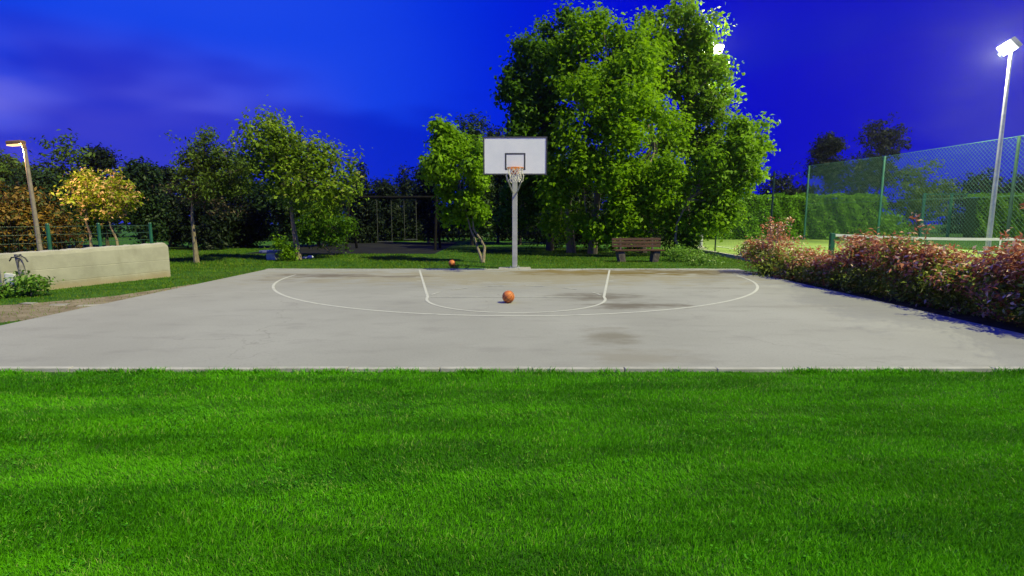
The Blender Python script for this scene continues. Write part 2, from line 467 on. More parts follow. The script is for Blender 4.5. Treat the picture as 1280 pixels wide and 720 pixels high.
def foliage(name, mat, lobes, n_cl, per, size, cl_r, seed, base=(0, 0, 0), shell=.5, flat=.7, sub=0, **kw):
    rng = np.random.default_rng(seed)
    if sub:
        ex = []
        for l in np.asarray(lobes, float):
            for _ in range(sub):
                d = rng.normal(0, 1, 3); d /= np.linalg.norm(d); k = rng.uniform(.26, .46)
                ex.append(np.concatenate([l[:3] + d * l[3:] * rng.uniform(.45, .80), l[3:] * k * np.array([1, 1, .8])]))
        lobes = ex
    C, D = clumps(rng, lobes, n_cl, shell)
    cr = cl_r * rng.uniform(.55, 1.35, n_cl)
    k = np.maximum(4, (per * rng.uniform(.5, 1.5, n_cl))).astype(int)
    ii = np.repeat(np.arange(n_cl), k)
    off = rng.normal(0, 1, (len(ii), 3)) * np.array([1, 1, flat]) * .55
    P = C[ii] + off * cr[ii][:, None]
    O = D[ii] * .6 + off * .6
    P[:, 2] = np.maximum(P[:, 2], .03)
    V, F = leaves(rng, P - np.asarray(base), O, size, **kw)
    return np_mesh(name, V, F, mat), C
def limb_pts(a, b, rng, n=6, sag=.12, wob=.06):
    a, b = np.array(a, float), np.array(b, float); L = np.linalg.norm(b - a); out = []
    for i in range(n):
        f = i / (n - 1)
        p = a + (b - a) * f
        p[2] += sag * L * math.sin(math.pi * f)
        if 0 < i < n - 1: p += rng.normal(0, wob * L * .5, 3)
        out.append(tuple(p))
    return out

def tree(name, label, lobes, trunk, r0, leafm, barkm, n_cl, per, size, cl_r, seed, group=None, shell=.5,
         twigs=26, cat='tree', extra=None, **kw):
    """lobes and trunk in world metres; trunk = list of stems (each a list of points from the ground up)"""
    if not isinstance(trunk[0][0], (tuple, list)): trunk = [trunk]
    base = trunk[0][0]; root = empty(name, base, label, cat, group)
    rng = np.random.default_rng(seed + 1000)
    me, C = foliage('crown', leafm, lobes, n_cl, per, size, cl_r, seed, base, shell, **kw)
    sub = lambda pts: [tuple(np.array(p) - np.array(base)) for p in pts]
    mb = MB()
    for s in trunk:
        n = len(s); rr = [r0 * (1.25 if i == 0 else 1) * (1 - .55 * i / (n - 1)) for i in range(n)]
        mb.tube(sub(s), rr, 8)
    mb.build('trunk', barkm, root, True)
    br = MB()
    tops = [s[-1] for s in trunk]
    for lb in lobes:
        a = min(tops, key=lambda q: (q[0] - lb[0]) ** 2 + (q[1] - lb[1]) ** 2)
        pts = limb_pts(a, lb[:3], rng); br.tube(sub(pts), [r0 * .42 * (1 - .8 * i / 5) for i in range(6)], 5)
    for j in range(twigs):
        c = C[rng.integers(len(C))]
        lb = min(lobes, key=lambda q: (q[0] - c[0]) ** 2 + (q[1] - c[1]) ** 2 + (q[2] - c[2]) ** 2)
        st = np.array(lb[:3]); pts = limb_pts(st, c, rng, 4, .05, .08)
        br.tube(sub(pts), [r0 * .14, r0 * .10, r0 * .06, r0 * .02], 4)
    br.build('branches', barkm, root, True)
    link('crown', me, root)
    if extra:
        for nm, mt, lb2, a in extra:
            me2, _ = foliage(nm, mt, lb2, a[0], a[1], a[2], a[3], seed + 77, base, a[4])
            link(nm, me2, root)
    return root
def lobe(px, py, rpx, Y, ry=None, rz=None, dy=0.0):
    """a crown lobe measured in the photograph (centre and radius) at distance Y"""
    x, y, z = at(px, py, Y + dy); r = rpx * mpp(Y + dy)
    return (x, y, z, r, r * (ry or 1.0), r * (rz or 1.0))

# ================================================================== SETTING
X0, X1, YF, YB = -7.85, 7.28, 5.66, 16.72        # court slab
TOP = .03

def sheet(name, x0, y0, x1, y1, z, mat, nx=1, ny=1, fn=None):
    xs = np.linspace(x0, x1, nx + 1); ys = np.linspace(y0, y1, ny + 1)
    gx, gy = np.meshgrid(xs, ys); gz = np.full_like(gx, z)
    if fn is not None: gz = gz + fn(gx, gy)
    V = np.stack([gx, gy, gz], -1).reshape(-1, 3)
    i = np.arange(ny)[:, None] * (nx + 1) + np.arange(nx)[None]
    F = np.stack([i, i + 1, i + nx + 2, i + nx + 1], -1).reshape(-1, 4)
    return link(name, np_mesh(name, V, F, mat, True))
tag(sheet('ground', -150, -30, 150, 130, 0.0, M['turf']), kind='structure')

# ---- basketball court: slab, painted lines, edging stones
mb = MB()
mb.box(((X0 + X1) / 2, (YF + YB) / 2, TOP / 2 - .04), (X1 - X0, YB - YF, TOP + .08), bev=.006)
court = mb.build('basketball_court', M['court']); court['kind'] = 'structure'
def ribbon(pts, w, z):
    mb = MB(); vs = []; n = len(pts)
    for i, p in enumerate(pts):
        a = Vector(pts[max(i - 1, 0)]); b = Vector(pts[min(i + 1, n - 1)])
        d = (b - a).normalized(); q = Vector((-d.y, d.x)) * w / 2
        vs += [(p[0] + q.x, p[1] + q.y, z), (p[0] - q.x, p[1] - q.y, z)]
    mb.add(vs, [(2 * i, 2 * i + 1, 2 * i + 3, 2 * i + 2) for i in range(n - 1)])
    return mb
CX = .08
def arc(cx, cy, r, a0, a1, n=48):
    return [(cx + r * math.cos(R(a0 + (a1 - a0) * i / n)), cy + r * math.sin(R(a0 + (a1 - a0) * i / n))) for i in range(n + 1)]
LZ = TOP + .004
FT = 10.85
ribbon(arc(CX, 15.05, 6.32, -181, -1, 90), .06, LZ).build('three_point_line', M['line'], court)
ribbon([(CX - 3.0, 16.6), (CX - 1.83, FT)], .055, LZ).build('key_line', M['line'], court)
ribbon([(CX + 3.0, 16.6), (CX + 1.83, FT)], .055, LZ).build('key_line', M['line'], court)
ribbon(arc(CX, FT, 1.83, -180, 0), .055, LZ + .0007).build('free_throw_circle', M['line'], court)
ribbon([(CX - 1.78, FT), (CX + 1.78, FT)], .05, LZ + .0014).build('free_throw_line', M['line_worn'], court)
for a in (8, 38, 68, 98, 128, 156):
    ribbon(arc(CX, FT, 1.83, a, a + 14, 8), .05, LZ + .0021).build('dashed_arc', M['line_worn'], court)
for s in (-1, 1):
    for yy in (14.6, 13.7):
        xx = CX + s * (3.0 - 1.17 * (16.6 - yy) / 5.75)
        ribbon([(xx + s * .05, yy), (xx + s * .16, yy)], .05, LZ).build('lane_mark', M['line'], court)
rnd = random.Random(4)
def stones(y, w, name):
    n = 15; L = (X1 - X0) / n; me = None
    mbk = MB(); mbk.box((0, 0, 0), (L - .012, w, .16), bev=.008)
    for i in range(n):
        if me is None: o = mbk.build(name, M['kerb'], court); me = o.data
        else: o = link(name, me, court)
        o.location = (X0 + L * (i + .5), y + rnd.uniform(-.004, .004), TOP - .07 + rnd.uniform(-.004, .006))
        o.rotation_euler.z = rnd.uniform(-.003, .003)
stones(YF - .042, .075, 'kerb_stone'); stones(YB + .088, .17, 'kerb_stone')

# ---- dirt strip beside the court, at the left
pa = [(-7.9, 8.5), (-8.4, 8.2), (-9.3, 8.4), (-10.5, 8.6), (-12.5, 8.7), (-12.8, 9.35), (-11.0, 9.75), (-9.6, 10.0), (-8.6, 11.2), (-8.1, 13.0), (-7.9, 13.3)]
mb = MB(); cx_, cy_ = np.mean(pa, axis=0)
pb = []
for i, p in enumerate(pa):
    q = pa[(i + 1) % len(pa)]
    for f in (0, .33, .66):
        pb.append((p[0] + (q[0] - p[0]) * f + rnd.uniform(-.07, .07) * (p[0] < -8), p[1] + (q[1] - p[1]) * f + rnd.uniform(-.09, .09)))
mb.add([(x, y, .004) for x, y in pb], [tuple(range(len(pb)))])
tag(mb.build('dirt_path', M['dirt']), kind='structure')
from bisect import bisect
PB = np.array(pb)
def in_poly(x, y, P):
    c = np.zeros(len(x), bool); j = len(P) - 1
    for i in range(len(P)):
        xi, yi, xj, yj = P[i, 0], P[i, 1], P[j, 0], P[j, 1]
        k = ((yi > y) != (yj > y)) & (x < (xj - xi) * (y - yi) / (yj - yi + 1e-12) + xi)
        c ^= k; j = i
    return c
# pale flat stones lying in the dirt
for i, (px, py, L, lab) in enumerate([(36, 380, .34, 'leftmost small pale flat stone lying in the dirt beside the court'),
                                      (75, 381.5, .40, 'middle pale flat stone lying in the dirt beside the court'),
                                      (112, 382.5, .46, 'longest pale flat stone, nearest the court edge in the dirt')]):
    g = ground(px, py); mb = MB(); mb.box((0, 0, 0), (L * .8, .13, .03), bev=.01)
    mb.v = [(x + rnd.uniform(-.012, .012), y + rnd.uniform(-.012, .012), z) for x, y, z in mb.v]
    o = mb.build('flat_stone', M['old_stone'], None, True, (g[0], g[1], .008)); o.rotation_euler.z = .2 * i - .1
    tag(o, lab, 'stone', 'flat stones in the dirt')

# ---- playground floor and tennis surface
o = sheet('playground_floor', -12.5, 24.5, -3.6, 36, .004, M['rubber'], 12, 1); tag(o, kind='structure')
mb = MB(); mb.add([(9.3, 4, .012), (23.6, 4, .012), (23.6, 40.2, .012), (9.3, 40.2, .012)], [(0, 1, 2, 3)])
ten = mb.build('tennis_court', M['tennis']); ten['kind'] = 'structure'
TX0, TX1, TYN = 11.9, 22.9, 18.9
def tline(x0, y0, x1, y1): ribbon([(x0, y0), (x1, y1)], .06, .016).build('tennis_line', M['white_paint'], ten)
tline(TX0, TYN - 11.9, TX0, TYN + 11.9); tline(TX1, TYN - 11.9, TX1, TYN + 11.9)
tline(TX0 + .06, TYN + 11.9, TX1 - .06, TYN + 11.9); tline(TX0 + .06, TYN - 11.9, TX1 - .06, TYN - 11.9)
mb = MB()
kp = [(9.15, 27), (9.15, 19.2), (8.95, 14)]
for a, b in zip(kp[:-1], kp[1:]):
    L = math.hypot(b[0] - a[0], b[1] - a[1]); n = int(L); ang = math.atan2(b[1] - a[1], b[0] - a[0])
    for i in range(n):
        f = (i + .5) / n
        m1 = MB().box((0, 0, 0), (L / n - .01, .14, .2), bev=.01)
        o = m1.build('kerb_stone', M['kerb'], ten); o.location = (a[0] + (b[0] - a[0]) * f, a[1] + (b[1] - a[1]) * f, .05); o.rotation_euler.z = ang

# ================================================================== GRASS
def blades(name, mat, x, y, h, w, seed, lean=.45, dirx=0.0, seg=True):
    rng = np.random.default_rng(seed); n = len(x)
    a = rng.uniform(0, 2 * np.pi, n)
    lx = rng.normal(0, lean, n) + dirx; ly = rng.normal(0, lean, n)
    wx, wy = np.cos(a) * w / 2, np.sin(a) * w / 2
    hh = h / np.sqrt(1 + .5 * (lx ** 2 + ly ** 2))
    z0 = np.full(n, -.004)
    if seg:
        V = np.empty((n, 5, 3))
        V[:, 0] = np.stack([x - wx, y - wy, z0], 1); V[:, 1] = np.stack([x + wx, y + wy, z0], 1)
        mx, my, mz = x + lx * hh * .35, y + ly * hh * .35, hh * .6
        V[:, 2] = np.stack([mx + wx * .8, my + wy * .8, mz], 1); V[:, 3] = np.stack([mx - wx * .8, my - wy * .8, mz], 1)
        V[:, 4] = np.stack([x + lx * hh, y + ly * hh, hh], 1)
        b = np.arange(n)[:, None] * 5
        F = np.concatenate([b + np.array([0, 1, 2]), b + np.array([0, 2, 3]), b + np.array([3, 2, 4])], 0)
    else:
        V = np.empty((n, 3, 3))
        V[:, 0] = np.stack([x - wx, y - wy, z0], 1); V[:, 1] = np.stack([x + wx, y + wy, z0], 1)
        V[:, 2] = np.stack([x + lx * hh, y + ly * hh, hh], 1)
        F = np.arange(n * 3).reshape(n, 3)
    return np_mesh(name, V.reshape(-1, 3), F, mat)
rng = np.random.default_rng(11)
# foreground lawn: dense close to the camera, thinner farther away
N = 560000
y = 2.05 + (YF - .082 - 2.05) * rng.uniform(0, 1, N) ** 1.05
x = rng.uniform(-1, 1, N) * (y * .98 + .9)
keep = rng.uniform(0, 1, N) < np.clip(1.15 - .10 * (y - 2), .5, 1) * (.62 + .5 * (np.sin(x * 9 + 2 * np.sin(y * 7)) * np.sin(y * 11 + 2 * np.sin(x * 5)) * .5 + .5))
keep &= ~((y > YF - .30) & (rng.uniform(0, 1, N) < .75 * (np.sin(x * 2.3 + 1.5 * np.sin(x * 5.1)) > -.1) * (y - YF + .30) / .2))
x, y = x[keep], y[keep]
tuft = np.sin(x * 1.7 + np.sin(y * 2.1) * 2) * np.sin(y * 3.1 + np.sin(x * .9)) * .5 + .5
band = .5 + .5 * np.sin(y * 5.2 + .35 * np.sin(x * .7) + .6 * np.sin(x * .21 + 2))
h = rng.uniform(.018, .038, len(x)) * (.82 + .30 * tuft) * (.9 + .2 * band)
edge = y > YF - .26
h[edge] *= rng.uniform(.8, 1.25, edge.sum())
w = rng.uniform(.0028, .0048, len(x)) * (.75 + .11 * y)
lawn = link('lawn_grass', blades('lawn_grass', M['lawn'], x, y, h, w, 3, .55, dirx=(band - .5) * .9))
tag(lawn, 'short bright green mown lawn in front of the court', 'grass', kind='stuff')
# coarse tufts along the front kerb
mbx = []; mby = []
for cxx in rng.uniform(-6, 6, 46):
    k = rng.integers(25, 110); mbx.append(cxx + rng.normal(0, .10, k)); mby.append(YF - .12 + rng.normal(0, .03, k))
x = np.concatenate(mbx); y = np.minimum(np.concatenate(mby), YF - .085)
tag(link('kerb_tufts', blades('kerb_tufts', M['lawn'], x, y, rng.uniform(.03, .085, len(x)), np.full(len(x), .008), 5, .7)),
    'taller grass tufts growing against the front kerb', 'grass', kind='stuff')
# clover in the lawn, mostly at the left
n = 3600
xc = np.concatenate([rng.normal(-3.0, 1.1, n // 2), rng.uniform(-5.5, 5.5, n // 2)]); yc = rng.uniform(2.2, 5.45, len(xc))
q = np.sin(xc * 2.3 + 1) * np.sin(yc * 4.1 + xc) > .15; xc, yc = xc[q], yc[q]
P = np.repeat(np.stack([xc, yc, rng.uniform(.015, .035, len(xc))], 1), 3, 0) + rng.normal(0, .006, (len(xc) * 3, 3))
V, F = leaves(rng, P, np.zeros_like(P), .0125, aspect=.9, up=1.6, spread=.5)
tag(link('clover', np_mesh('clover', V, F, M['clover'])), 'small clover leaves scattered through the front lawn', 'clover', kind='stuff')
# verges: left of the court and behind the baseline
N = 300000
x = rng.uniform(-20, 9.0, N); y = rng.uniform(5.2, 29, N)
ok = ((x < X0 - .02) & (y < 17.5)) | (y > YB + .19)
ok &= ~((in_poly(x, y, PB)) & (rng.uniform(0, 1, N) < .80))
ok &= ~((x > -12.6) & (x < -3.5) & (y > 24.3))
ok &= np.abs(x) < y * 1.02 + .5
ok &= rng.uniform(0, 1, N) < np.clip(1.35 - y / 30, .3, 1)
x, y = x[ok], y[ok]
h = rng.uniform(.035, .075, len(x)) * (.7 + .7 * (np.sin(x * .9 + 1.3 * np.sin(y * .6)) * .5 + .5))
w = .0065 + .0007 * y
tag(link('verge_grass', blades('verge_grass', M['verge'], x, y, h, w, 8, .6, seg=False)), 'rough green grass beside and behind the court', 'grass', kind='stuff')

# ================================================================== HOOP
HX, PY = .09, 17.25
hoop = empty('basketball_hoop', (HX, PY, 0), 'white rectangular backboard with orange rim and net on grey post', 'basketball hoop')
MB().box((0, 0, .012), (1.05, .62, .05), bev=.01).build('concrete_pad', M['old_stone'], hoop)
MB().box((0, 0, .044), (.36, .36, .012)).build('base_plate', M['grey_paint'], hoop)
for sx in (-.13, .13):
    for sy in (-.13, .13): MB().tube([(sx, sy, .062), (sx, sy, .10)], .014, 6).build('anchor_bolt', M['galv'], hoop)
MB().box((0, 0, 1.62), (.165, .165, 3.12), bev=.012).build('pole', M['grey_paint'], hoop)
BD = 15.52 - PY
ar = MB(); ar.box((0, BD / 2 + .02, 3.10), (.14, abs(BD) - .16, .15), bev=.008)
ar.build('arm', M['grey_paint'], hoop)
for s in (-1, 1):
    MB().tube([(s * .06, -.05, 2.45), (s * .30, BD + .10, 2.98)], .025, 8).build('brace', M['grey_paint'], hoop)
    MB().tube([(s * .06, -.02, 3.16), (s * .55, BD + .10, 3.70)], .022, 8).build('brace', M['grey_paint'], hoop)
BZ = 2.9 + .525
bb = MB().box((0, BD, BZ), (1.76, .035, 1.01), bev=.004).build('backboard', M['board'], hoop)
fr = MB()
fr.box((0, BD, BZ + .517), (1.83, .06, .035)); fr.box((0, BD, BZ - .517), (1.83, .06, .035))
fr.box((-.897, BD, BZ), (.035, .06, .998)); fr.box((.897, BD, BZ), (.035, .06, .998))
fr.build('frame', M['dark_frame'], bb)
sq = MB(); zf = BD - .0195; zb = 3.03
sq.box((0, zf, zb + .45), (.59, .004, .045)); 
sq.box((-.2725, zf, zb + .2125), (.045, .004, .43)); sq.box((.2725, zf, zb + .2125), (.045, .004, .43))
sq.box((-.21, zf, zb + .02), (.08, .004, .045)); sq.box((.21, zf, zb + .02), (.08, .004, .045))
sq.build('target_square', M['dark_frame'], bb)
RC = (0, 15.08 - PY, 3.05); RR = .2286
rim = MB().tube([(RC[0] + RR * math.cos(2 * math.pi * i / 32), RC[1] + RR * math.sin(2 * math.pi * i / 32), RC[2]) for i in range(32)], .011, 8, closed=True).build('rim', M['rim'], hoop, True)
bk = MB(); bk.box((0, BD - .026, 3.0), (.24, .012, .20), bev=.003); bk.box((0, BD - .12, 3.02), (.16, .19, .03), bev=.004)
for s in (-1, 1): bk.tube([(s * .08, BD - .03, 2.93), (s * .15, RC[1] + .17, 3.04)], .009, 6)
bk.build('bracket', M['rim'], rim, True)
for i in range(12):
    hk = MB()
    a = 2 * math.pi * (i + .5) / 12
    c = Vector((RC[0] + RR * math.cos(a), RC[1] + RR * math.sin(a), RC[2] - .018)); hk.tube([c + Vector((.01, 0, .01)), c + Vector((0, 0, -.012)), c + Vector((-.01, 0, .01))], .003, 4)
    hk.build('net_hook', M['rim'], rim)
nt = MB(); rr_ = random.Random(9)
rows = 6; prof = [.228, .205, .178, .155, .142, .150, .135]
def npt(r, i):
    a = 2 * math.pi * (i + (.5 if r % 2 else 0) + .5) / 12
    rad = prof[r] + (rr_.uniform(-.03, .03) if r > 1 else 0)
    return Vector((RC[0] + rad * math.cos(a), RC[1] + rad * math.sin(a), RC[2] - .02 - .062 * r + (rr_.uniform(-.03, .03) if r > 1 else 0)))
grid = [[npt(r, i) for i in range(12)] for r in range(rows + 1)]
for r in range(rows):
    for i in range(12):
        a = grid[r][i]
        for j in ((i, (i - 1) % 12) if r % 2 == 0 else (i, (i + 1) % 12)):
            b = grid[r + 1][j]; m_ = (a + b) / 2 + Vector((rr_.uniform(-.006, .006), rr_.uniform(-.006, .006), -.008))
            nt.tube([a, m_, b], .0075, 5, cap=False)
for s in (-1, 1):      # slack loops hanging at both sides
    a = grid[1][0 if s > 0 else 6]; b = grid[4][0 if s > 0 else 6]
    o_ = Vector((s * .075, -.02, -.16)); nt.tube([a, a + o_ * .7, (a + b) / 2 + o_, b + Vector((s * .06, 0, -.10)), b], .009, 5)
nt.build('net', M['rope'], hoop, True)

def basketball(px, py, label, z0, rot):
    g = ground(px, py); r = .12
    o = empty('basketball', (g[0], g[1], z0), label, 'basketball', 'orange basketballs')
    b = MB().sphere((0, 0, r), r, 36, 22).build('ball', M['ball'], o, True)
    s = MB(); rs = r + .0005
    def ring(fn, n=48): s.tube([fn(2 * math.pi * i / n) for i in range(n)], .0028, 5, closed=True)
    ring(lambda a: (rs * math.cos(a), rs * math.sin(a), r)); ring(lambda a: (0, rs * math.cos(a), r + rs * math.sin(a)))
    for sg in (-1, 1):
        def f(a):
            v = Vector((sg * (.42 + .26 * math.cos(2 * a)), math.cos(a), math.sin(a))); v.normalize(); v *= rs
            return (v.x, v.y, v.z + r)
        ring(f)
    so_ = s.build('seam', M['seam'], b)
    o.rotation_euler.z = rot[2]
    for q in (b,):
        q.rotation_euler = (rot[0], rot[1], 0)
        from mathutils import Euler
        c = Vector((0, 0, r)); q.location = c - Euler((rot[0], rot[1], 0)).to_matrix() @ c
    return o
basketball(635.5, 380.5, 'orange basketball lying on the grey court inside the free throw circle', TOP, (.5, .7, .4))
basketball(565, 334, 'smaller looking orange basketball lying in the grass behind the baseline', .012, (1.1, .3, 1.2))

# ================================================================== FLOODLIGHT MASTS
def flood(x, y, zt, label, aim, power, r=.11, spot=R(140), blend=.8):
    aim = (aim[0], aim[1], 1.0)
    o = empty('floodlight_mast', (x, y, 0), label, 'floodlight', 'tennis court floodlight masts')
    MB().box((0, 0, .05), (.5, .5, .12), bev=.01).build('concrete_foot', M['kerb'], o)
    MB().tube([(0, 0, .10), (0, 0, zt * .5), (0, 0, zt)], [r, r * .8, r * .55], 12).build('pole', M['galv'], o, True)
    d = Vector(aim) - Vector((x, y, zt)); yaw = math.atan2(d.y, d.x); d.normalize()
    MB().tube([(-.45 * math.sin(yaw), .45 * math.cos(yaw), zt), (.45 * math.sin(yaw), -.45 * math.cos(yaw), zt)], .03, 8).build('crossbar', M['galv'], o)
    for s in (-1, 1):
        c = Vector((-s * .33 * math.sin(yaw), s * .33 * math.cos(yaw), zt + .17)) + Vector((d.x, d.y, 0)) * .12
        q = d.to_track_quat('X', 'Z').to_euler()
        h_ = MB().box((0, 0, 0), (.20, .62, .50), bev=.04).build('lamp_head', M['grey_paint'], o); h_.location = c; h_.rotation_euler = q
        MB().box((.103, 0, 0), (.008, .57, .45)).build('lens', M['flood_glow'], h_)
    L = bpy.data.lights.new('floodlight', 'POINT'); L.energy = power; L.color = (1.0, .98, .66); L.shadow_soft_size = .15
    lo = link('floodlight', L, o); lo.location = Vector((0, 0, zt + .17)) + d * .40; lo.rotation_euler = d.to_track_quat('-Z', 'Y').to_euler()
    return o
flood(22.05, 24.5, 9.0, 'tall lit floodlight mast right of the tennis net', (13, 28, 0), FLOOD_FAR)
flood(10.12, 28.4, 10.05, 'lit floodlight mast half hidden in the big tree', (12, 18, 0), FLOOD_FAR * .30, spot=R(100))

# ================================================================== LEFT: WALL, FENCE, LAMP, PIPE
def wall():
    a = Vector((-9.72, 14.95)); b = Vector((-11.05, 11.35)); d = (b - a).normalized(); nrm = Vector((-d.y, d.x))
    if nrm.x > 0: nrm = -nrm                       # away from the court
    L = (b - a).length; n = 60
    root = empty('concrete_wall', (a.x, a.y, 0), 'low beige cast concrete wall standing in the grass left of the court', 'wall')
    rg = random.Random(2); top = []
    for i in range(n + 1):
        f = i / n; h = .965 - .075 * f + .010 * math.sin(i * .9) * rg.uniform(.3, 1) + rg.uniform(-.006, .006)
        e = min(f, 1) * L
        if e < .07: h -= .07 - math.sqrt(max(0, .07 ** 2 - (.07 - e) ** 2))
        top.append(h)
    prof = [(0, -.1, 0), (0, .165, 0), (.003, .172, 0), (.003, .180, 0), (0, .187, 0), (0, .475, 0), (.003, .481, 0), (.003, .489, 0), (0, .495, 0), (0, -.10, 1), (.02, -.02, 1), (.06, 0, 1), (.24, 0, 1), (.28, -.02, 1), (.30, -.10, 1), (.30, -.1, 0)]
    V = []; K = len(prof)
    for i in range(n + 1):
        for o_, z, rel in prof:
            p = d * (L * i / n) + nrm * o_
            V.append((p.x, p.y, (top[i] + z) if rel else z))
    F = [(i * K + k, i * K + k + 1, (i + 1) * K + k + 1, (i + 1) * K + k) for i in range(n) for k in range(K - 1)]
    F += [tuple(range(K))[::-1], tuple(n * K + k for k in range(K))]
    mb = MB(); mb.add(V, F); mb.build('wall_body', M['concrete'], root)
    return a, b, d, nrm
wa, wb, wd, wn = wall()
fr_ = empty('wire_fence', (wa.x + wn.x * .8, wa.y + wn.y * .8, 0), 'low green post and wire fence standing behind the concrete wall', 'fence')
f0 = Vector((-10.35, 15.2)); f1 = Vector((-12.9, 10.4)); fl = (f1 - f0)
org = Vector(fr_.location[:2])
tp = []
for k, f in enumerate((0, .235, .435, .80)):
    p = f0 + fl * f - org
    MB().tube([(p.x, p.y, -.05), (p.x, p.y, 1.5)], .042, 10).build('post', M['green_metal'], fr_)
    MB().tube([(p.x, p.y, 1.5), (p.x, p.y, 1.53)], [.048, .03], 10).build('post_cap', M['green_metal'], fr_)
wr = MB(); a = f0 - org; b = f1 - org
for z in (.15, .45, .75, 1.05, 1.25, 1.45): wr.tube([(a.x, a.y, z), (b.x, b.y, z)], .006, 5)
for i in range(60):
    p = a + (b - a) * (i / 59); wr.tube([(p.x, p.y, .12), (p.x, p.y, 1.46)], .0025, 3)
tag(wr.build('wire_mesh', M['wire_dark'], fr_), kind='stuff')

lx, ly, lz = at(52, 318, 15.6)
lamp = empty('street_lamp', (lx, ly, 0), 'lit street lamp with a short arm and warm glow behind the wall', 'street lamp')
tx, ty, tz = at(31, 186, 15.6)
pl = [(0, 0, 0), ((tx - lx) * .5, 0, tz * .5), (tx - lx, 0, tz)]
MB().tube(pl, [.068, .056, .045], 12).build('pole', M['lamp_pole'], lamp, True)
MB().tube([(tx - lx, 0, tz), (tx - lx - .02, 0, tz + .10), (tx - lx - .12, 0, tz + .15)], [.055, .05, .04], 10).build('arm', M['rust'], lamp, True)
hd = MB(); hd.box((tx - lx - .22, -.02, tz + .17), (.42, .22, .11), ry=R(-4), bev=.035)
hdo = hd.build('lamp_head', M['rust'], lamp, True)
MB().box((tx - lx - .24, -.03, tz + .098), (.34, .19, .035), ry=R(-4), bev=.012).build('lens', M['street_glow'], hdo)
L = bpy.data.lights.new('street_light', 'POINT'); L.energy = STREET; L.color = (1.0, .66, .28); L.shadow_soft_size = .08
lo = link('street_light', L, lamp); lo.location = (tx - lx - .20, -.03, tz - .06)

gx, gy, _ = ground(36, 369)
pp = empty('water_pipe', (gx, gy, 0), 'leaning weathered grey pipe post with hooked top in front of the wall', 'pipe post')
hx, hy, hz = at(22, 319, gy); v = Vector((hx - gx, 0, hz))
MB().tube([(0, 0, -.05), tuple(v * .5), tuple(v)], [.075, .066, .060], 12).build('pipe', M['old_pipe'], pp, True)
MB().tube([tuple(v), tuple(v * 1.01 + Vector((0, 0, .012)))], [.066, .058], 12).build('pipe_cap', M['dark_frame'], pp, True)
MB().tube([tuple(v * .93 + Vector((-.16, -.04, -.06))), tuple(v * .95 + Vector((-.08, -.07, .0))), tuple(v * .94 + Vector((.02, -.08, .02))), tuple(v * .96 + Vector((.12, -.06, .03))), tuple(v * .95 + Vector((.20, -.05, -.02))), tuple(v * .93 + Vector((.24, -.05, -.08)))], .014, 7).build('hook', M['dark_frame'], pp, True)
MB().tube([tuple(v * .70 + Vector((.0, -.06, 0))), tuple(v * .88 + Vector((.06, -.08, 0))), tuple(v * .95 + Vector((.10, -.07, 0)))], .010, 6).build('stay', M['dark_frame'], pp, True)
bx, by, bz = at(14, 349, gy - .25)
wbx = empty('utility_box', (bx, by, 0), 'small white box on a short stake among the weeds by the pipe', 'box')
MB().tube([(0, .02, -.05), (0, .02, bz + .05)], .015, 6).build('stake', M['dark_frame'], wbx)
MB().box((0, -.02, bz), (.20, .05, .24), bev=.008, ry=.08).build('box_body', M['white_paint'], wbx)

def weed(px, py, w, h, n, label, name='weed_plant', mat='leaf_weed', size=.10, seed=1, Y=None, cat='plant', stems=9):
    g = ground(px, py)
    root = empty(name, (g[0], g[1], 0), label, cat)
    rg = np.random.default_rng(seed)
    lb = [(rg.uniform(-.5, .5) * w, rg.uniform(-.2, .2) * w, h * rg.uniform(.3, .75), w * .33, w * .3, h * .32) for _ in range(5)]
    me, C = foliage('leaves', M[mat], lb, int(n / 9), 9, size, .10 + .12 * w, seed, (0, 0, 0), .2)
    st = MB()
    for i in range(stems):
        c = C[rg.integers(len(C))]; st.tube([(c[0] * .3, c[1] * .3, -.02), (c[0] * .7, c[1] * .7, c[2] * .6), tuple(c)], [.010, .008, .004], 4)
    st.build('stems', M['leaf_weed'], root)
    link('leaves', me, root)
    return root
weed(38, 370, .55, .42, 800, 'bushy green weeds growing round the foot of the leaning pipe', seed=21)
weed(8, 372, .5, .30, 500, 'low green weeds below the white box at the picture edge', seed=22)

# ================================================================== TREES: middle distance
def tr(px, py): return ground(px, py)
# slim tree beside the hoop, twin leaning stems
Y = 19.9; b0 = ground(604, 328.5); b0 = (b0[0], b0[1], 0)
tree('slim_tree', 'slim bright green tree with twin leaning stems just left of the hoop',
     [lobe(560, 172, 20, Y), lobe(575, 185, 30, Y, dy=.3), lobe(552, 205, 24, Y), lobe(585, 215, 30, Y, dy=-.2), lobe(556, 228, 25, Y, dy=.2),
      lobe(570, 250, 27, Y), lobe(598, 252, 18, Y), lobe(590, 272, 22, Y, rz=.7), lobe(545, 160, 9, Y), lobe(560, 270, 12, Y), lobe(602, 190, 14, Y)],
     [[b0, at(597, 310, Y + .05), at(594, 300, Y), at(588, 286, Y), at(582, 262, Y)], [b0, at(606, 309, Y - .05), at(600, 298, Y), at(592, 287, Y), at(590, 262, Y)]],
     .055, M['leaf_lime'], M['bark'], 760, 18, .165, .25, 31, shell=.4, twigs=40, sub=4, flat=1.0, aspect=.6)
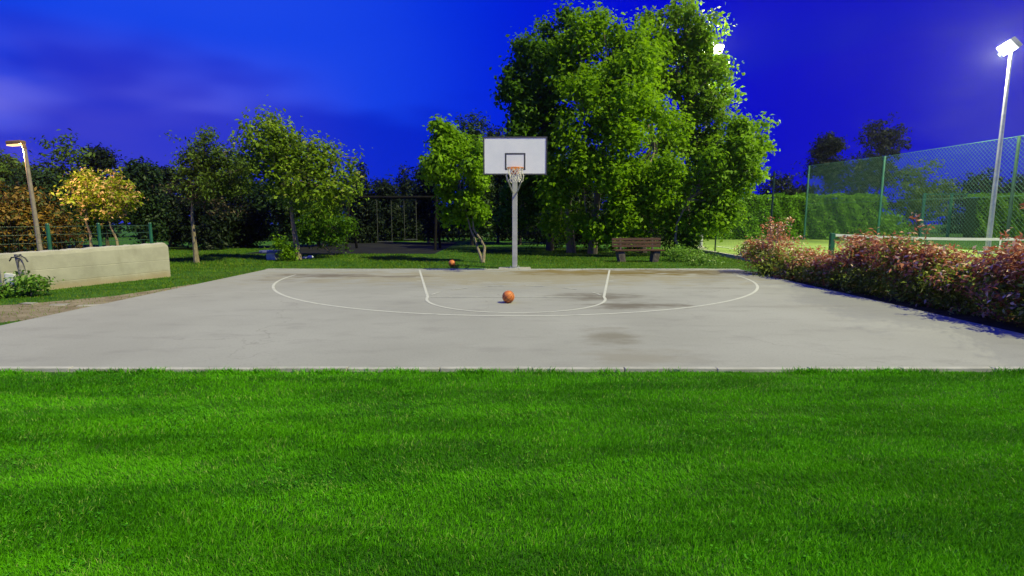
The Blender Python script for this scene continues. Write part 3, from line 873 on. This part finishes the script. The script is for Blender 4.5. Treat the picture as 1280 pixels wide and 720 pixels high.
# olive tree left, with a straight pale trunk
Y = 21; b0 = ground(373, 325); b0 = (b0[0], b0[1], 0)
tree('olive_green_tree', 'broad olive green tree with pale trunk at the far left corner of the court',
     [lobe(335, 172, 28, Y), lobe(318, 190, 28, Y, dy=.6), lobe(352, 190, 30, Y), lobe(385, 200, 30, Y, dy=-.3), lobe(415, 205, 24, Y), lobe(430, 232, 20, Y), lobe(395, 232, 34, Y, dy=-.5),
      lobe(360, 225, 30, Y), lobe(418, 252, 22, Y, rz=.8), lobe(375, 252, 22, Y, rz=.7), lobe(338, 152, 13, Y), lobe(300, 205, 16, Y, dy=.5), lobe(444, 236, 9, Y), lobe(402, 186, 11, Y), lobe(445, 197, 5, Y), lobe(370, 185, 20, Y), lobe(345, 208, 26, Y, dy=.3), lobe(322, 215, 22, Y, dy=.4), lobe(380, 215, 26, Y), lobe(328, 168, 18, Y), lobe(352, 168, 18, Y)],
     [b0, at(369, 296, Y), at(365, 272, Y), at(363, 245, Y)], .12, M['leaf_olive'], M['bark'], 850, 13, .16, .34, 32, shell=.3, twigs=70, flat=1.0, aspect=.55)
Y = 19.4; b0 = ground(246, 329); b0 = (b0[0], b0[1], 0)
tree('thin_crowned_tree', 'thin crowned dull tree with straight bare trunk right of the concrete wall',
     [lobe(258, 190, 22, Y), lobe(245, 208, 22, Y), lobe(272, 208, 24, Y, dy=.5), lobe(288, 228, 20, Y, dy=.4), lobe(238, 228, 18, Y), lobe(266, 232, 20, Y), lobe(257, 170, 7, Y), lobe(300, 212, 12, Y), lobe(280, 190, 12, Y)],
     [b0, at(243, 300, Y), at(240, 270, Y), at(241, 245, Y)], .085, M['leaf_dull'], M['bark'], 430, 20, .125, .28, 33, shell=.4, twigs=80,
     extra=[('dry_twigs', M['leaf_twig'], [lobe(222, 238, 20, Y, rz=.6), lobe(275, 258, 30, Y, rz=.5, dy=.4), lobe(248, 248, 18, Y, rz=.5)], (110, 14, .10, .28, .2))])
Y = 23.5; b0 = ground(403, 322); b0 = (b0[0], Y, 0)
tree('young_bush_tree', 'low deep green young tree behind the pale trunk of the olive green tree',
     [lobe(398, 275, 20, Y), lobe(415, 285, 22, Y), lobe(385, 290, 16, Y), lobe(425, 300, 14, Y), lobe(400, 262, 12, Y), lobe(432, 282, 12, Y)],
     [b0, at(404, 308, Y), at(405, 296, Y), at(406, 284, Y)], .05, M['leaf_big_dark'], M['bark'], 230, 20, .13, .28, 34, shell=.35)
weed(352, 326, .7, .95, 900, 'leafy green shrub at the foot of the olive green tree', name='leafy_shrub', size=.12, seed=35, mat='leaf_lime', cat='shrub')

# big tree group behind the hoop: four trees growing into each other
Y = 24.5; b0 = (ground(742, 318)[0], Y, 0)
tree('large_tree', 'largest bright green tree, the tallest one right behind the bench',
     [lobe(765, 60, 50, Y), lobe(735, 90, 48, Y, dy=.8), lobe(800, 80, 42, Y), lobe(775, 120, 55, Y, dy=-1), lobe(730, 140, 48, Y, dy=-.6), lobe(815, 140, 45, Y, dy=-.6), lobe(760, 180, 52, Y, dy=-1.4),
      lobe(725, 205, 42, Y, dy=-1), lobe(800, 205, 48, Y, dy=-1.4), lobe(765, 235, 48, Y, dy=-1.4), lobe(710, 245, 36, Y, dy=-.5), lobe(815, 250, 40, Y, dy=-1.4), lobe(780, 272, 36, Y, rz=.7, dy=-1.2),
      lobe(755, 32, 22, Y), lobe(785, 100, 36, Y, dy=-1.4), lobe(720, 40, 24, Y), lobe(790, 45, 26, Y), lobe(828, 268, 22, Y, dy=-1), lobe(735, 278, 26, Y, dy=-1.2), lobe(760, 290, 20, Y, dy=-1.6), lobe(700, 280, 24, Y), lobe(800, 288, 20, Y, dy=-1.4)],
     [[b0, (b0[0] + .1, Y, 1.8), (b0[0] + .3, Y, 3.4), at(760, 140, Y)], [(b0[0] + 2.4, Y + .4, 0), (b0[0] + 2.2, Y + .3, 2.0), at(815, 170, Y)], [(b0[0] - .9, Y + .7, 0), (b0[0] - 1.1, Y + .6, 2.2), at(722, 180, Y)]],
     .19, M['leaf_big'], M['bark'], 3400, 15, .185, .42, 41, shell=.45, twigs=90, sub=6, flat=1.0, aspect=.62)
Y = 26.5; b0 = (ground(690, 316)[0], Y, 0)
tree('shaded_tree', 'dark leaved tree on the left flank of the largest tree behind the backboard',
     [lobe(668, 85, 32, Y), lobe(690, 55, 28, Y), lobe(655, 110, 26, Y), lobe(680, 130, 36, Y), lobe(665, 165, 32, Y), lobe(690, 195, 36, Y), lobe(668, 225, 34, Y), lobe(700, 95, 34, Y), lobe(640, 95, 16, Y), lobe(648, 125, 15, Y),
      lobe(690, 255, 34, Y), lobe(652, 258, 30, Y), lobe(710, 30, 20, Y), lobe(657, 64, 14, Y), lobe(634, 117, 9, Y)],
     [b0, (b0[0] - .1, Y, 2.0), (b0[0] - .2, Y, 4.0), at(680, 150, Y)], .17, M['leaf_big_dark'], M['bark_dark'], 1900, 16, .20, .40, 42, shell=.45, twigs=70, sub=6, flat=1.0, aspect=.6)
Y = 25.8; b0 = (ground(862, 316)[0], Y, 0)
tree('tall_right_tree', 'tall green tree right of the biggest one with a floodlight shining through it',
     [lobe(850, 40, 30, Y), lobe(860, 62, 22, Y), lobe(845, 85, 36, Y), lobe(880, 100, 28, Y), lobe(855, 130, 36, Y), lobe(882, 148, 28, Y), lobe(850, 180, 36, Y), lobe(878, 190, 30, Y), lobe(862, 15, 13, Y), lobe(842, 22, 13, Y),
      lobe(900, 85, 14, Y), lobe(905, 36, 7, Y),  lobe(872, 225, 34, Y), lobe(900, 120, 12, Y), lobe(915, 116, 8, Y), lobe(886, 34, 14, Y, dy=-.6), lobe(892, 88, 12, Y, dy=-.6), lobe(884, 63, 7, Y, dy=-.3), lobe(820, 55, 24, Y), lobe(815, 28, 14, Y)],
     [b0, (b0[0], Y, 2.0), (b0[0] - .1, Y, 4.2), at(855, 150, Y)], .15, M['leaf_tall'], M['bark'], 1450, 16, .19, .38, 43, shell=.45, twigs=80, sub=5, flat=1.0, aspect=.6)
Y = 22.6; b0 = (ground(843, 318)[0], Y, 0)
tree('spreading_tree', 'lime green spreading tree at the right edge of the clump overhanging the tennis kerb',
     [lobe(880, 205, 34, Y), lobe(912, 190, 32, Y), lobe(935, 172, 24, Y), lobe(940, 200, 22, Y), lobe(905, 230, 32, Y), lobe(870, 245, 34, Y), lobe(930, 232, 20, Y), lobe(892, 262, 28, Y), lobe(862, 278, 24, Y), lobe(952, 160, 9, Y), lobe(918, 155, 13, Y), lobe(955, 185, 7, Y), lobe(948, 218, 9, Y), lobe(840, 220, 30, Y), lobe(912, 262, 12, Y)],
     [b0, at(844, 300, Y), at(846, 280, Y), at(860, 250, Y)], .075, M['leaf_lime'], M['bark'], 1350, 17, .18, .32, 44, shell=.45, twigs=60, sub=5, flat=1.0, aspect=.6)
# undergrowth below the clump
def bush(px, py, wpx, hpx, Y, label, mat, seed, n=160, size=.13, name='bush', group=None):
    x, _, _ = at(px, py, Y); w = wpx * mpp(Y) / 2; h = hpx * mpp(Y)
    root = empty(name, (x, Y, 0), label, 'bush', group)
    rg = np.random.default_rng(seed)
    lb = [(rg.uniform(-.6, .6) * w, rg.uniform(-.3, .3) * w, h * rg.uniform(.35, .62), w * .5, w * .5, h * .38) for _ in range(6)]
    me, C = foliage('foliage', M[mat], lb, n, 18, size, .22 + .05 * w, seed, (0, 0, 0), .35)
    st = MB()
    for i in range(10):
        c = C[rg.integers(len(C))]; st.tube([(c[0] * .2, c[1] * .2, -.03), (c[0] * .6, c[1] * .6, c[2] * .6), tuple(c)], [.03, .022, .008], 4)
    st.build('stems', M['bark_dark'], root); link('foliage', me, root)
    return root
bush(848, 300, 46, 40, 23.0, 'dark green bush right of the bench under the spreading tree', 'leaf_big_dark', 51, 150)
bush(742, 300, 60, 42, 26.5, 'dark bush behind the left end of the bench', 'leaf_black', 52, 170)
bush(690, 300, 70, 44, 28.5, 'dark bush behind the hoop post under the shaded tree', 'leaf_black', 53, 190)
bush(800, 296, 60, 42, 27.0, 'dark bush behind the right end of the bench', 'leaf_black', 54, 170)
weed(860, 327, 1.3, .55, 1100, 'pale green weeds at the right edge of the tree clump near the court', seed=55, size=.10)
weed(838, 325, .8, .6, 600, 'rough weeds right beside the bench', seed=56, size=.10)
weed(878, 331, 1.2, .28, 700, 'low yellow green weeds by the tennis kerb corner', seed=57, size=.09)

# ================================================================== TREES: lit by the street lamp
Y = 17.6; b0 = (at(150, 312, Y)[0], Y, 0)
tree('flowering_tree', 'yellow tree with pale blossoms lit by the street lamp behind the wall',
     [lobe(105, 240, 22, Y), lobe(130, 234, 24, Y), lobe(150, 245, 22, Y), lobe(118, 258, 20, Y), lobe(140, 262, 22, Y, rz=.7), lobe(92, 248, 13, Y), lobe(162, 252, 13, Y), lobe(105, 224, 10, Y)],
     [[b0, at(146, 300, Y), at(138, 282, Y), at(135, 262, Y)], [(b0[0] - 1.0, Y, 0), at(113, 292, Y), at(107, 276, Y), at(110, 258, Y)]], .045, M['leaf_yellow'], M['bark'], 260, 20, .12, .17, 61, shell=.4)
Y = 18.2; b0 = (at(25, 312, Y)[0], Y, 0)
tree('bronze_bush_tree', 'bronze leaved bushy tree just behind the street lamp pole',
     [lobe(30, 262, 26, Y), lobe(8, 268, 28, Y), lobe(48, 280, 24, Y), lobe(18, 295, 30, Y, rz=.7), lobe(58, 300, 20, Y, rz=.7), lobe(-20, 280, 30, Y), lobe(75, 280, 16, Y, dy=.6), lobe(85, 296, 16, Y, dy=.6)],
     [b0, (b0[0], Y, .8), (b0[0] + .1, Y, 1.6)], .07, M['leaf_brown'], M['bark_dark'], 430, 22, .15, .30, 62, shell=.35)

# ================================================================== TREES: dark belt behind
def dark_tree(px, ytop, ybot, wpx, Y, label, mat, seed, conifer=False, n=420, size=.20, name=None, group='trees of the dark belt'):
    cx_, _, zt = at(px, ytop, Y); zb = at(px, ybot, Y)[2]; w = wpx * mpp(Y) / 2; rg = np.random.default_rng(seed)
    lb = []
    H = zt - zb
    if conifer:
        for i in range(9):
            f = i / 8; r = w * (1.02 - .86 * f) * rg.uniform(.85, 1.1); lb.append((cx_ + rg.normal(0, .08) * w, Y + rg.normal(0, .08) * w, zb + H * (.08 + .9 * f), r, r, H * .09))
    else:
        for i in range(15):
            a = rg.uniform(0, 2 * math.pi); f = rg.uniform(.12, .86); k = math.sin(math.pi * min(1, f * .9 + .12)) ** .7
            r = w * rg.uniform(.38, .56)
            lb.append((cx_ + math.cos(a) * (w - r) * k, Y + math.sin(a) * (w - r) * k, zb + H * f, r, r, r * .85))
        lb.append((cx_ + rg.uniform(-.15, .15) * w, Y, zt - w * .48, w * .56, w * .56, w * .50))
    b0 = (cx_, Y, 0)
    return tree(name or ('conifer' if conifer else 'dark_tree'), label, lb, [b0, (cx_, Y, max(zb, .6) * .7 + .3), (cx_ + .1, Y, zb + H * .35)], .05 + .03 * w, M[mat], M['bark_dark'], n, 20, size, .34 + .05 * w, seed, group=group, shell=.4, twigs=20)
belt = [
 (-4, 190, 300, 64, 24, 'dull green tree cut by the left picture edge behind the street lamp', 'leaf_dull', 0),
 (82, 170, 300, 74, 27, 'tall dark blue green tree rising right behind the street lamp', 'leaf_dull', 0),
 (122, 182, 300, 52, 30, 'dark tree rising straight above the yellow flowering tree', 'leaf_black', 0),
 (170, 200, 305, 64, 27, 'dull green rounded tree above the right half of the concrete wall', 'leaf_mid', 0),
 (205, 208, 310, 56, 30, 'dark tree behind the right end of the concrete wall', 'leaf_black', 0),
 (45, 215, 306, 80, 24, 'mid green tree between the street lamp pole and the tall dark one', 'leaf_mid', 0),
 (255, 235, 312, 60, 28, 'dark low tree behind the thin crowned tree', 'leaf_black', 0),
 (300, 222, 312, 66, 30, 'dark tree seen between the thin crowned tree and the olive green tree', 'leaf_black', 0),
 (345, 225, 312, 60, 29, 'dark tree behind the trunk of the olive green tree', 'leaf_mid', 0),
 (395, 228, 314, 56, 31, 'dark tree behind the right half of the olive green tree', 'leaf_black', 0),
 (452, 210, 306, 48, 36, 'narrow dark tree left of the swings', 'leaf_black', 1),
 (476, 224, 306, 48, 38, 'dark tree behind the left swing', 'leaf_black', 0),
 (505, 214, 306, 54, 40, 'dark conifer behind the right swing', 'leaf_black', 1),
 (534, 203, 308, 52, 34, 'dark tree between the swings and the slim tree', 'leaf_black', 0),
 (588, 144, 304, 62, 32, 'tall dark tree peeping out behind the slim tree beside the backboard', 'leaf_mid', 0),
 (622, 160, 304, 52, 35, 'dark tree directly behind the backboard', 'leaf_black', 0),
 (650, 200, 306, 70, 33, 'dark tree behind the hoop post', 'leaf_black', 0),
 (730, 190, 306, 90, 34, 'dark tree far behind the largest tree', 'leaf_black', 0),
 (815, 190, 306, 80, 34, 'dark tree far behind the bench', 'leaf_black', 0),
]
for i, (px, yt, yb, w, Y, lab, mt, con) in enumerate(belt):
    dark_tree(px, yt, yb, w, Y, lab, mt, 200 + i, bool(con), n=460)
# the wood behind: reads as one dark mass
rg = np.random.default_rng(5); lb = []
for i in range(120):
    xx = -70 + 88 * i / 119; h = 4.2 + 1.2 * math.sin(i * .7) + rg.uniform(-.6, .8)
    lb.append((xx, 46 + rg.uniform(-1.5, 3), h * .5, 1.5, 1.5, h * .52))
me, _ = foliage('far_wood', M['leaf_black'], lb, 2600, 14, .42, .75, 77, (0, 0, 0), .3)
tag(link('far_wood', me), 'dark far wood closing the view behind the playground', 'wood', kind='stuff')
rg = np.random.default_rng(6); lb = []
for i in range(60):
    xx = -26 + 35 * i / 59; h = 1.5 + .5 * math.sin(i * 1.3) + rg.uniform(-.3, .3)
    lb.append((xx, 38.5 + rg.uniform(-.8, .8), h * .45, .7, .7, h * .5))
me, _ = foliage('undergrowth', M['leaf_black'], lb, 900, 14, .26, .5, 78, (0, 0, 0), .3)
tag(link('undergrowth', me), 'dark undergrowth at the foot of the tree belt', 'undergrowth', kind='stuff')

# right: silhouettes beyond the tennis court
for i, a in enumerate([
 (1036, 168, 240, 44, 58, 'smaller of the two dark trees standing above the tennis fence', 'leaf_black', 0),
 (1104, 150, 240, 66, 58, 'taller dark tree standing above the green tennis fence post', 'leaf_black', 0),
 (1066, 188, 290, 118, 54, 'broad dark tree below the two tall dark trees', 'leaf_black', 0),
 (1156, 194, 294, 74, 52, 'mid green tree behind the mesh fence left of the mast', 'leaf_dull', 0),
 (1225, 212, 296, 70, 56, 'dark tree behind the mesh fence just left of the bright mast', 'leaf_black', 0),
 (1278, 214, 296, 62, 56, 'dark tree at the right picture edge behind the mesh fence', 'leaf_black', 0),
 (965, 220, 296, 80, 56, 'dark low tree behind the clipped hedge, near the spreading tree', 'leaf_black', 0),
 (1000, 228, 296, 60, 57, 'dark low tree behind the clipped hedge, by the fence corner', 'leaf_black', 0)]):
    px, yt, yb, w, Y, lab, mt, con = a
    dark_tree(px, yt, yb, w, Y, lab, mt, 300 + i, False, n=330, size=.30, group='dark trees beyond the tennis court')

# ================================================================== HEDGES
def clipped_hedge(x0, x1, Y, h, d, label, seed, n, name='clipped_hedge', mat='leaf_hedge'):
    root = empty(name, ((x0 + x1) / 2, Y + d / 2, 0), label, 'hedge')
    rg = np.random.default_rng(seed); cx_ = (x0 + x1) / 2; cy = Y + d / 2
    L = x1 - x0
    u = rg.uniform(0, 1, n); face = rg.uniform(0, 1, n) < .72
    P = np.empty((n, 3)); O = np.zeros((n, 3))
    lump = lambda x, z: .16 * np.sin(x * 2.1 + 1.7 * np.sin(z * 1.9)) + .10 * np.sin(x * 5.3 + z * 3.1)
    P[:, 0] = (u - .5) * L; z = rg.uniform(0, 1, n)
    P[:, 1] = np.where(face, -d / 2 + lump(P[:, 0], z * h) + rg.normal(0, .06, n), rg.uniform(-.5, .5, n) * d)
    P[:, 2] = np.where(face, z * h, h + lump(P[:, 0] * 1.3, 2) * .6 + rg.normal(0, .05, n))
    O[:, 1] = np.where(face, -1.2, 0); O[:, 2] = np.where(face, 0, 1)
    P[:, 2] = np.maximum(P[:, 2], .03)
    V, F = leaves(rg, P, O, .20, up=.35)
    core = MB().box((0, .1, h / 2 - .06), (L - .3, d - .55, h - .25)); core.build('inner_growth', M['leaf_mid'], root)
    link('leaves', np_mesh('leaves', V, F, M[mat]), root)
    return root
clipped_hedge(10.5, 28.5, 40.8, 3.3, 1.6, 'long clipped green hedge at the far end of the tennis court', 81, 20000)
clipped_hedge(37.6, 47, 43.0, 3.45, 1.6, 'clipped green hedge at the right picture edge behind the mast', 82, 9000)
bush(1104, 290, 60, 36, 41.5, 'loose green bush at the right end of the long clipped hedge', 'leaf_hedge', 83, 190, .2, name='hedge_bush')

# ================================================================== TENNIS FENCES AND NET
def lattice(mb, a, b, h, pitch, r, z0=.05):
    a, b = Vector((*a, 0)), Vector((*b, 0)); L = (b - a).length; d = (b - a) / L; n = int((L + h) / pitch)
    for s in (0, 1):
        for i in range(n):
            u0 = i * pitch - h; u1 = u0 + h; za, zb = z0, z0 + h
            if u0 < 0: za += -u0; u0 = 0
            if u1 > L: zb -= u1 - L; u1 = L
            if zb - za < .05: continue
            if s: u0, u1 = L - u0, L - u1
            p, q = a + d * u0, a + d * u1
            mb.tube([(p.x, p.y, za), (q.x, q.y, zb)], r, 3, cap=False)
FH = 5.5
fp = [(22.1, 40.1), (23.45, 34.0), (24.0, 25.7), (24.4, 18.0)]
tf = empty('tennis_fence', (fp[0][0], fp[0][1], 0), 'tall green chain link fence along the far side of the tennis court', 'fence')
def rel(p): return (p[0] - fp[0][0], p[1] - fp[0][1])
for i, p in enumerate(fp):
    q = rel(p); MB().tube([(q[0], q[1], -.05), (q[0], q[1], FH)], .07, 10).build('post', M['green_metal' if i != 2 else 'green_dark'], tf)
for i in range(3):
    a, b = rel(fp[i]), rel(fp[i + 1])
    m_ = MB(); lattice(m_, a, b, FH - .08, .21 if i else .17, (.007, .0075, .0075)[i])
    tag(m_.build('chain_link_mesh', M['wire'], tf), kind='stuff')
    MB().tube([(*a, FH - .02), (*b, FH - .02)], .016, 6).build('top_wire', M['wire'], tf)
    MB().tube([(*a, 2.7), (*b, 2.7)], .009, 5).build('tension_wire', M['wire'], tf)
nf = empty('thin_fence', (9.3, 24.2, 0), 'thin dark wire fence along the near side of the tennis court', 'fence')
for (yy, hh) in ((24.2, 1.95), (19.1, 3.3)):
    MB().tube([(0, yy - 24.2, -.05), (0, yy - 24.2, hh)], .035, 8).build('post', M['green_dark'], nf)
m_ = MB()
for z in (.35, .75, 1.15, 1.55, 1.9): m_.tube([(0, 0, z), (0, -5.1, z)], .003, 4)
for i in range(32): m_.tube([(0, -5.1 * i / 31, .1), (0, -5.1 * i / 31, 1.92)], .002, 3)
tag(m_.build('wire_mesh', M['wire_dark'], nf), kind='stuff')

ff = empty('far_court_fence', (33.5, 45, 0), 'low green panel fence beyond the tall chain link, left of the mast', 'fence')
pxs = [at(q, 241, 45)[0] for q in (1156, 1190, 1226, 1262)]
for i, q in enumerate(pxs):
    MB().box((q - 33.5, 0, 1.85), (.24, .12, 3.7), bev=.02).build('post', M['green_metal'], ff)
    if i:
        p = pxs[i - 1]; m_ = MB(); W_ = q - p - .24
        MB().box(((p + q) / 2 - 33.5, 0, 3.62), (W_ - .01, .06, .08)).build('rail', M['green_metal'], ff)
        m_ = MB()
        for k in range(12): m_.tube([(p - 33.5 + .12 + W_ * k / 11, 0, .1), (p - 33.5 + .12 + W_ * k / 11, 0, 3.58)], .016, 4)
        for k in range(6): m_.tube([(p - 33.5 + .12, .02, .2 + .6 * k), (q - 33.5 - .12, .02, .2 + .6 * k)], .014, 4)
        tag(m_.build('panel_bars', M['green_metal'], ff), kind='stuff')

nx0, nx1 = 11.42, 23.4
tn = empty('tennis_net', (nx0, TYN, 0), 'tennis net with white top tape and green end post beyond the red shrubs', 'tennis net')
LN = nx1 - nx0
ztop = lambda f: 1.05 - .15 * (4 * f * (1 - f))
for xx in (0, LN):
    MB().box((xx, 0, .55), (.16, .12, 1.14), bev=.02).build('post', M['green_metal'], tn)
V = []; n = 40
for i in range(n + 1):
    f = i / n; xx = .10 + (LN - .2) * f; z = ztop(f)
    for dy_, dz_ in ((-.02, -.045), (-.02, .045), (.02, .045), (.02, -.045)): V.append((xx, dy_, z + dz_))
F = [(i * 4 + k, i * 4 + (k + 1) % 4, (i + 1) * 4 + (k + 1) % 4, (i + 1) * 4 + k) for i in range(n) for k in range(4)]
m_ = MB(); m_.add(V, F); m_.build('top_tape', M['white_paint'], tn)
m_ = MB()
for i in range(150):
    f = i / 149; xx = .10 + (LN - .2) * f; m_.tube([(xx, 0, .05), (xx, 0, ztop(f) - .046)], .0025, 3, cap=False)
for k in range(11):
    m_.tube([(.1 + (LN - .2) * i / 20, 0, .06 + (ztop(i / 20) - .12) * k / 11) for i in range(21)], .0025, 3, cap=False)
tag(m_.build('net_mesh', M['net_black'], tn), kind='stuff')
MB().box((LN / 2, -.024, .43), (.06, .006, .85)).build('centre_strap', M['white_paint'], tn)

# ================================================================== RED SHRUBS BESIDE THE COURT
def shrub(x, y, w, h, label, seed, red=.5, tall=0):
    root = empty('photinia_shrub', (x, y, 0), label, 'shrub', 'red shrubs along the right court edge')
    rg = np.random.default_rng(seed)
    lo_, hi_ = [], []
    for k in range(5):
        lo_.append((rg.uniform(-.3, .3) * w, rg.uniform(-.45, .45) * w, h * rg.uniform(.16, .42), w * .36, w * .42, h * .24))
    for k in range(5):
        hi_.append((rg.uniform(-.32, .32) * w, rg.uniform(-.45, .45) * w, h * rg.uniform(.55, .78), w * .33, w * .38, h * .22))
    g1, C1 = foliage('green_leaves', M['leaf_photinia'], lo_ + hi_[:2], int(170 * w * h + 40), 10, .088, .18, seed, (0, 0, 0), .4, aspect=.40)
    g2, C2 = foliage('red_leaves', M['leaf_red'], hi_ + lo_[:1], int((150 * w * h + 40) * red * 1.25), 11, .095, .17, seed + 9, (0, 0, 0), .55, aspect=.38, up=.75)
    st = MB()
    for i in range(16):
        c = C2[rg.integers(len(C2))]; st.tube([(c[0] * .2, c[1] * .2, -.03), (c[0] * .55, c[1] * .55, c[2] * .55), tuple(c)], [.013, .010, .004], 4)
    if tall:
        P = []
        for i in range(tall):
            bx_, by_ = rg.uniform(-.5, .5) * w * .7, rg.uniform(-.5, .5) * w * .7; hh = h * rg.uniform(1.08, 1.38)
            st.tube([(bx_ * .5, by_ * .5, h * .4), (bx_ * .9, by_ * .9, h * .8), (bx_, by_, hh)], [.010, .007, .003], 4)
            for z in np.linspace(h * .75, hh, 9):
                for _ in range(2): P.append((bx_ + rg.normal(0, .05), by_ + rg.normal(0, .05), z))
            for _ in range(10): P.append((bx_ + rg.normal(0, .06), by_ + rg.normal(0, .06), hh + rg.normal(0, .04)))
        P = np.array(P); V, F = leaves(rg, P, rg.normal(0, .5, P.shape), .085, aspect=.38)
        link('shoot_leaves', np_mesh('shoot_leaves', V, F, M['leaf_red']), root)
    st.build('stems', M['bark'], root)
    link('green_leaves', g1, root); link('red_leaves', g2, root)
    return root
srows = [  # x, y, width, height, red share, shoots
 (7.6, 15.4, 1.15, 1.10, .45, 14, 'dark red shrub with tall sparse shoots at the far end of the hedge row'),
 (7.85, 14.5, .90, .80, .6, 3, 'low red shrub, second from the far end beside the tennis kerb'),
 (7.85, 13.5, .95, .70, .5, 1, 'low reddish shrub with pale green foot, third from the far end'),
 (7.95, 12.65, .90, .78, .65, 1, 'red brown shrub just left of the tennis net post'),
 (7.95, 11.75, 1.00, 1.22, .8, 0, 'tallest deep red shrub in front of the left part of the net tape'),
 (8.05, 10.95, .95, 1.14, .7, 1, 'tall red shrub right of the tallest one with green leaves at its foot'),
 (8.12, 10.15, .90, 1.02, .7, 1, 'red shrub in the middle of the row before the dip'),
 (8.08, 9.4, .85, .78, .6, 1, 'low red shrub at the dip left of the floodlight mast'),
 (8.10, 8.7, .90, 1.06, .6, 2, 'red shrub with tall bare shoots in front of the right part of the net'),
 (8.15, 8.05, .95, 1.20, .6, 1, 'big red shrub at the right picture edge below the mast'),
 (8.10, 7.25, .95, 1.20, .65, 0, 'nearest red shrub, cut by the right picture edge'),
]
for i, (x_, y_, w_, h_, rd, tl, lab) in enumerate(srows): shrub(x_, y_, w_ * 1.08, h_ * (1.10 + .06 * (y_ < 12.2)), lab, 400 + i * 13, rd, tl)
# soil strip under the shrubs
mb = MB(); mb.add([(X1 + .02, 6.0, .006), (8.7, 6.0, .006), (8.5, 16.2, .006), (X1 + .02, 16.4, .006)], [(0, 1, 2, 3)])
tag(mb.build('planting_bed', M['soil']), kind='structure')

# ================================================================== BENCH, SWINGS, SMALL THINGS
bx, by, _ = ground(797, 327.5)
bn = empty('park_bench', (bx, by, 0), 'reddish wooden slat bench on two dark stone legs under the big tree', 'bench', rz=R(4))
for s in (-1, 1):
    m_ = MB(); m_.box((s * .62, 0, .20), (.24, .42, .44), bev=.04)
    m_.v = [(x * (1 + .10 * (z > .2)) , y + rnd.uniform(-.012, .012), z) for x, y, z in m_.v]
    m_.build('leg', M['stone'], bn)
    MB().box((s * .62, .22, .64), (.07, .05, .56), rx=-.16, bev=.008).build('back_support', M['stone'], bn)
for k in range(4):
    MB().box((0, -.20 + .125 * k, .445), (1.9, .105, .045), bev=.008).build('seat_slat', M['bench_wood'], bn)
for k in range(3):
    MB().box((0, .205 + .02 * k, .60 + .125 * k), (1.9, .035, .10), rx=-.16, bev=.008).build('back_slat', M['bench_wood'], bn)

sw = empty('swing_set', (at(489, 300, 28)[0], 28, 0), 'timber swing frame in a shade-dark colour with two hanging swings in the unlit playground', 'swing set')
x0_, x1_ = at(437, 250, 28)[0] - sw.location.x, at(546, 250, 28)[0] - sw.location.x
MB().tube([(x0_ - .15, 0, 2.72), (x1_ + .15, 0, 2.72)], .075, 10).build('beam', M['swing_wood'], sw)
for xx in (x0_, x1_):
    for s in (-1, 1): MB().tube([(xx, s * .95, 0), (xx, s * .04, 2.78)], .07, 8).build('leg', M['swing_wood'], sw)
for c0, c1, zs in ((471, 489, .40), (505, 520, .52)):
    a = at(c0, 260, 28)[0] - sw.location.x; b = at(c1, 260, 28)[0] - sw.location.x
    st_ = MB().box(((a + b) / 2, 0, zs), (b - a + .06, .20, .045), bev=.008).build('swing_seat', M['chain'], sw)
    for xx in (a, b): MB().tube([(xx, 0, zs), (xx, 0, 2.68)], .018, 6).build('chain', M['chain'], st_)

g = ground(341, 325); tb = empty('stone_block', (g[0], g[1], 0), 'low block with a blue grey slab top standing in the grass behind the court', 'stone block')
MB().box((0, 0, .14), (.36, .34, .30), bev=.03).build('block', M['pale_stone'], tb)
MB().box((-.05, 0, .34), (.75, .45, .09), bev=.02).build('slab_top', M['blue_top'], tb)
for i, (px, py, s_, lab) in enumerate([(381, 323.5, .16, 'left white stone lying in the grass right of the pale tree trunk'), (388, 323.2, .22, 'larger right white stone lying in the grass near the pale trunk')]):
    g = ground(px, py); m_ = MB().sphere((0, 0, 0), s_ / 2, 10, 7); m_.v = [(x * 1.3 + rnd.uniform(-.01, .01), y + rnd.uniform(-.01, .01), z * .7) for x, y, z in m_.v]
    tag(m_.build('white_stone', M['white_paint'], None, True, (g[0], g[1], s_ * .25)), lab, 'stone', 'white stones by the tree')

# ================================================================== HAZE (the lit night air round the lamps)
m_, t = mat_new('night_air')
pv = t.add('ShaderNodeVolumePrincipled'); pv.inputs['Color'].default_value = (.92, .94, 1, 1); pv.inputs['Density'].default_value = .00024; pv.inputs['Anisotropy'].default_value = .7
o_ = t.add('ShaderNodeOutputMaterial'); t.l.new(pv.outputs[0], o_.inputs['Volume'])
hz = MB().box((0, 50, 6.5), (304, 164, 15.0)).build('haze', m_); hz['kind'] = 'stuff'; tag(hz, 'thin night air glowing round the lit lamps', 'haze')
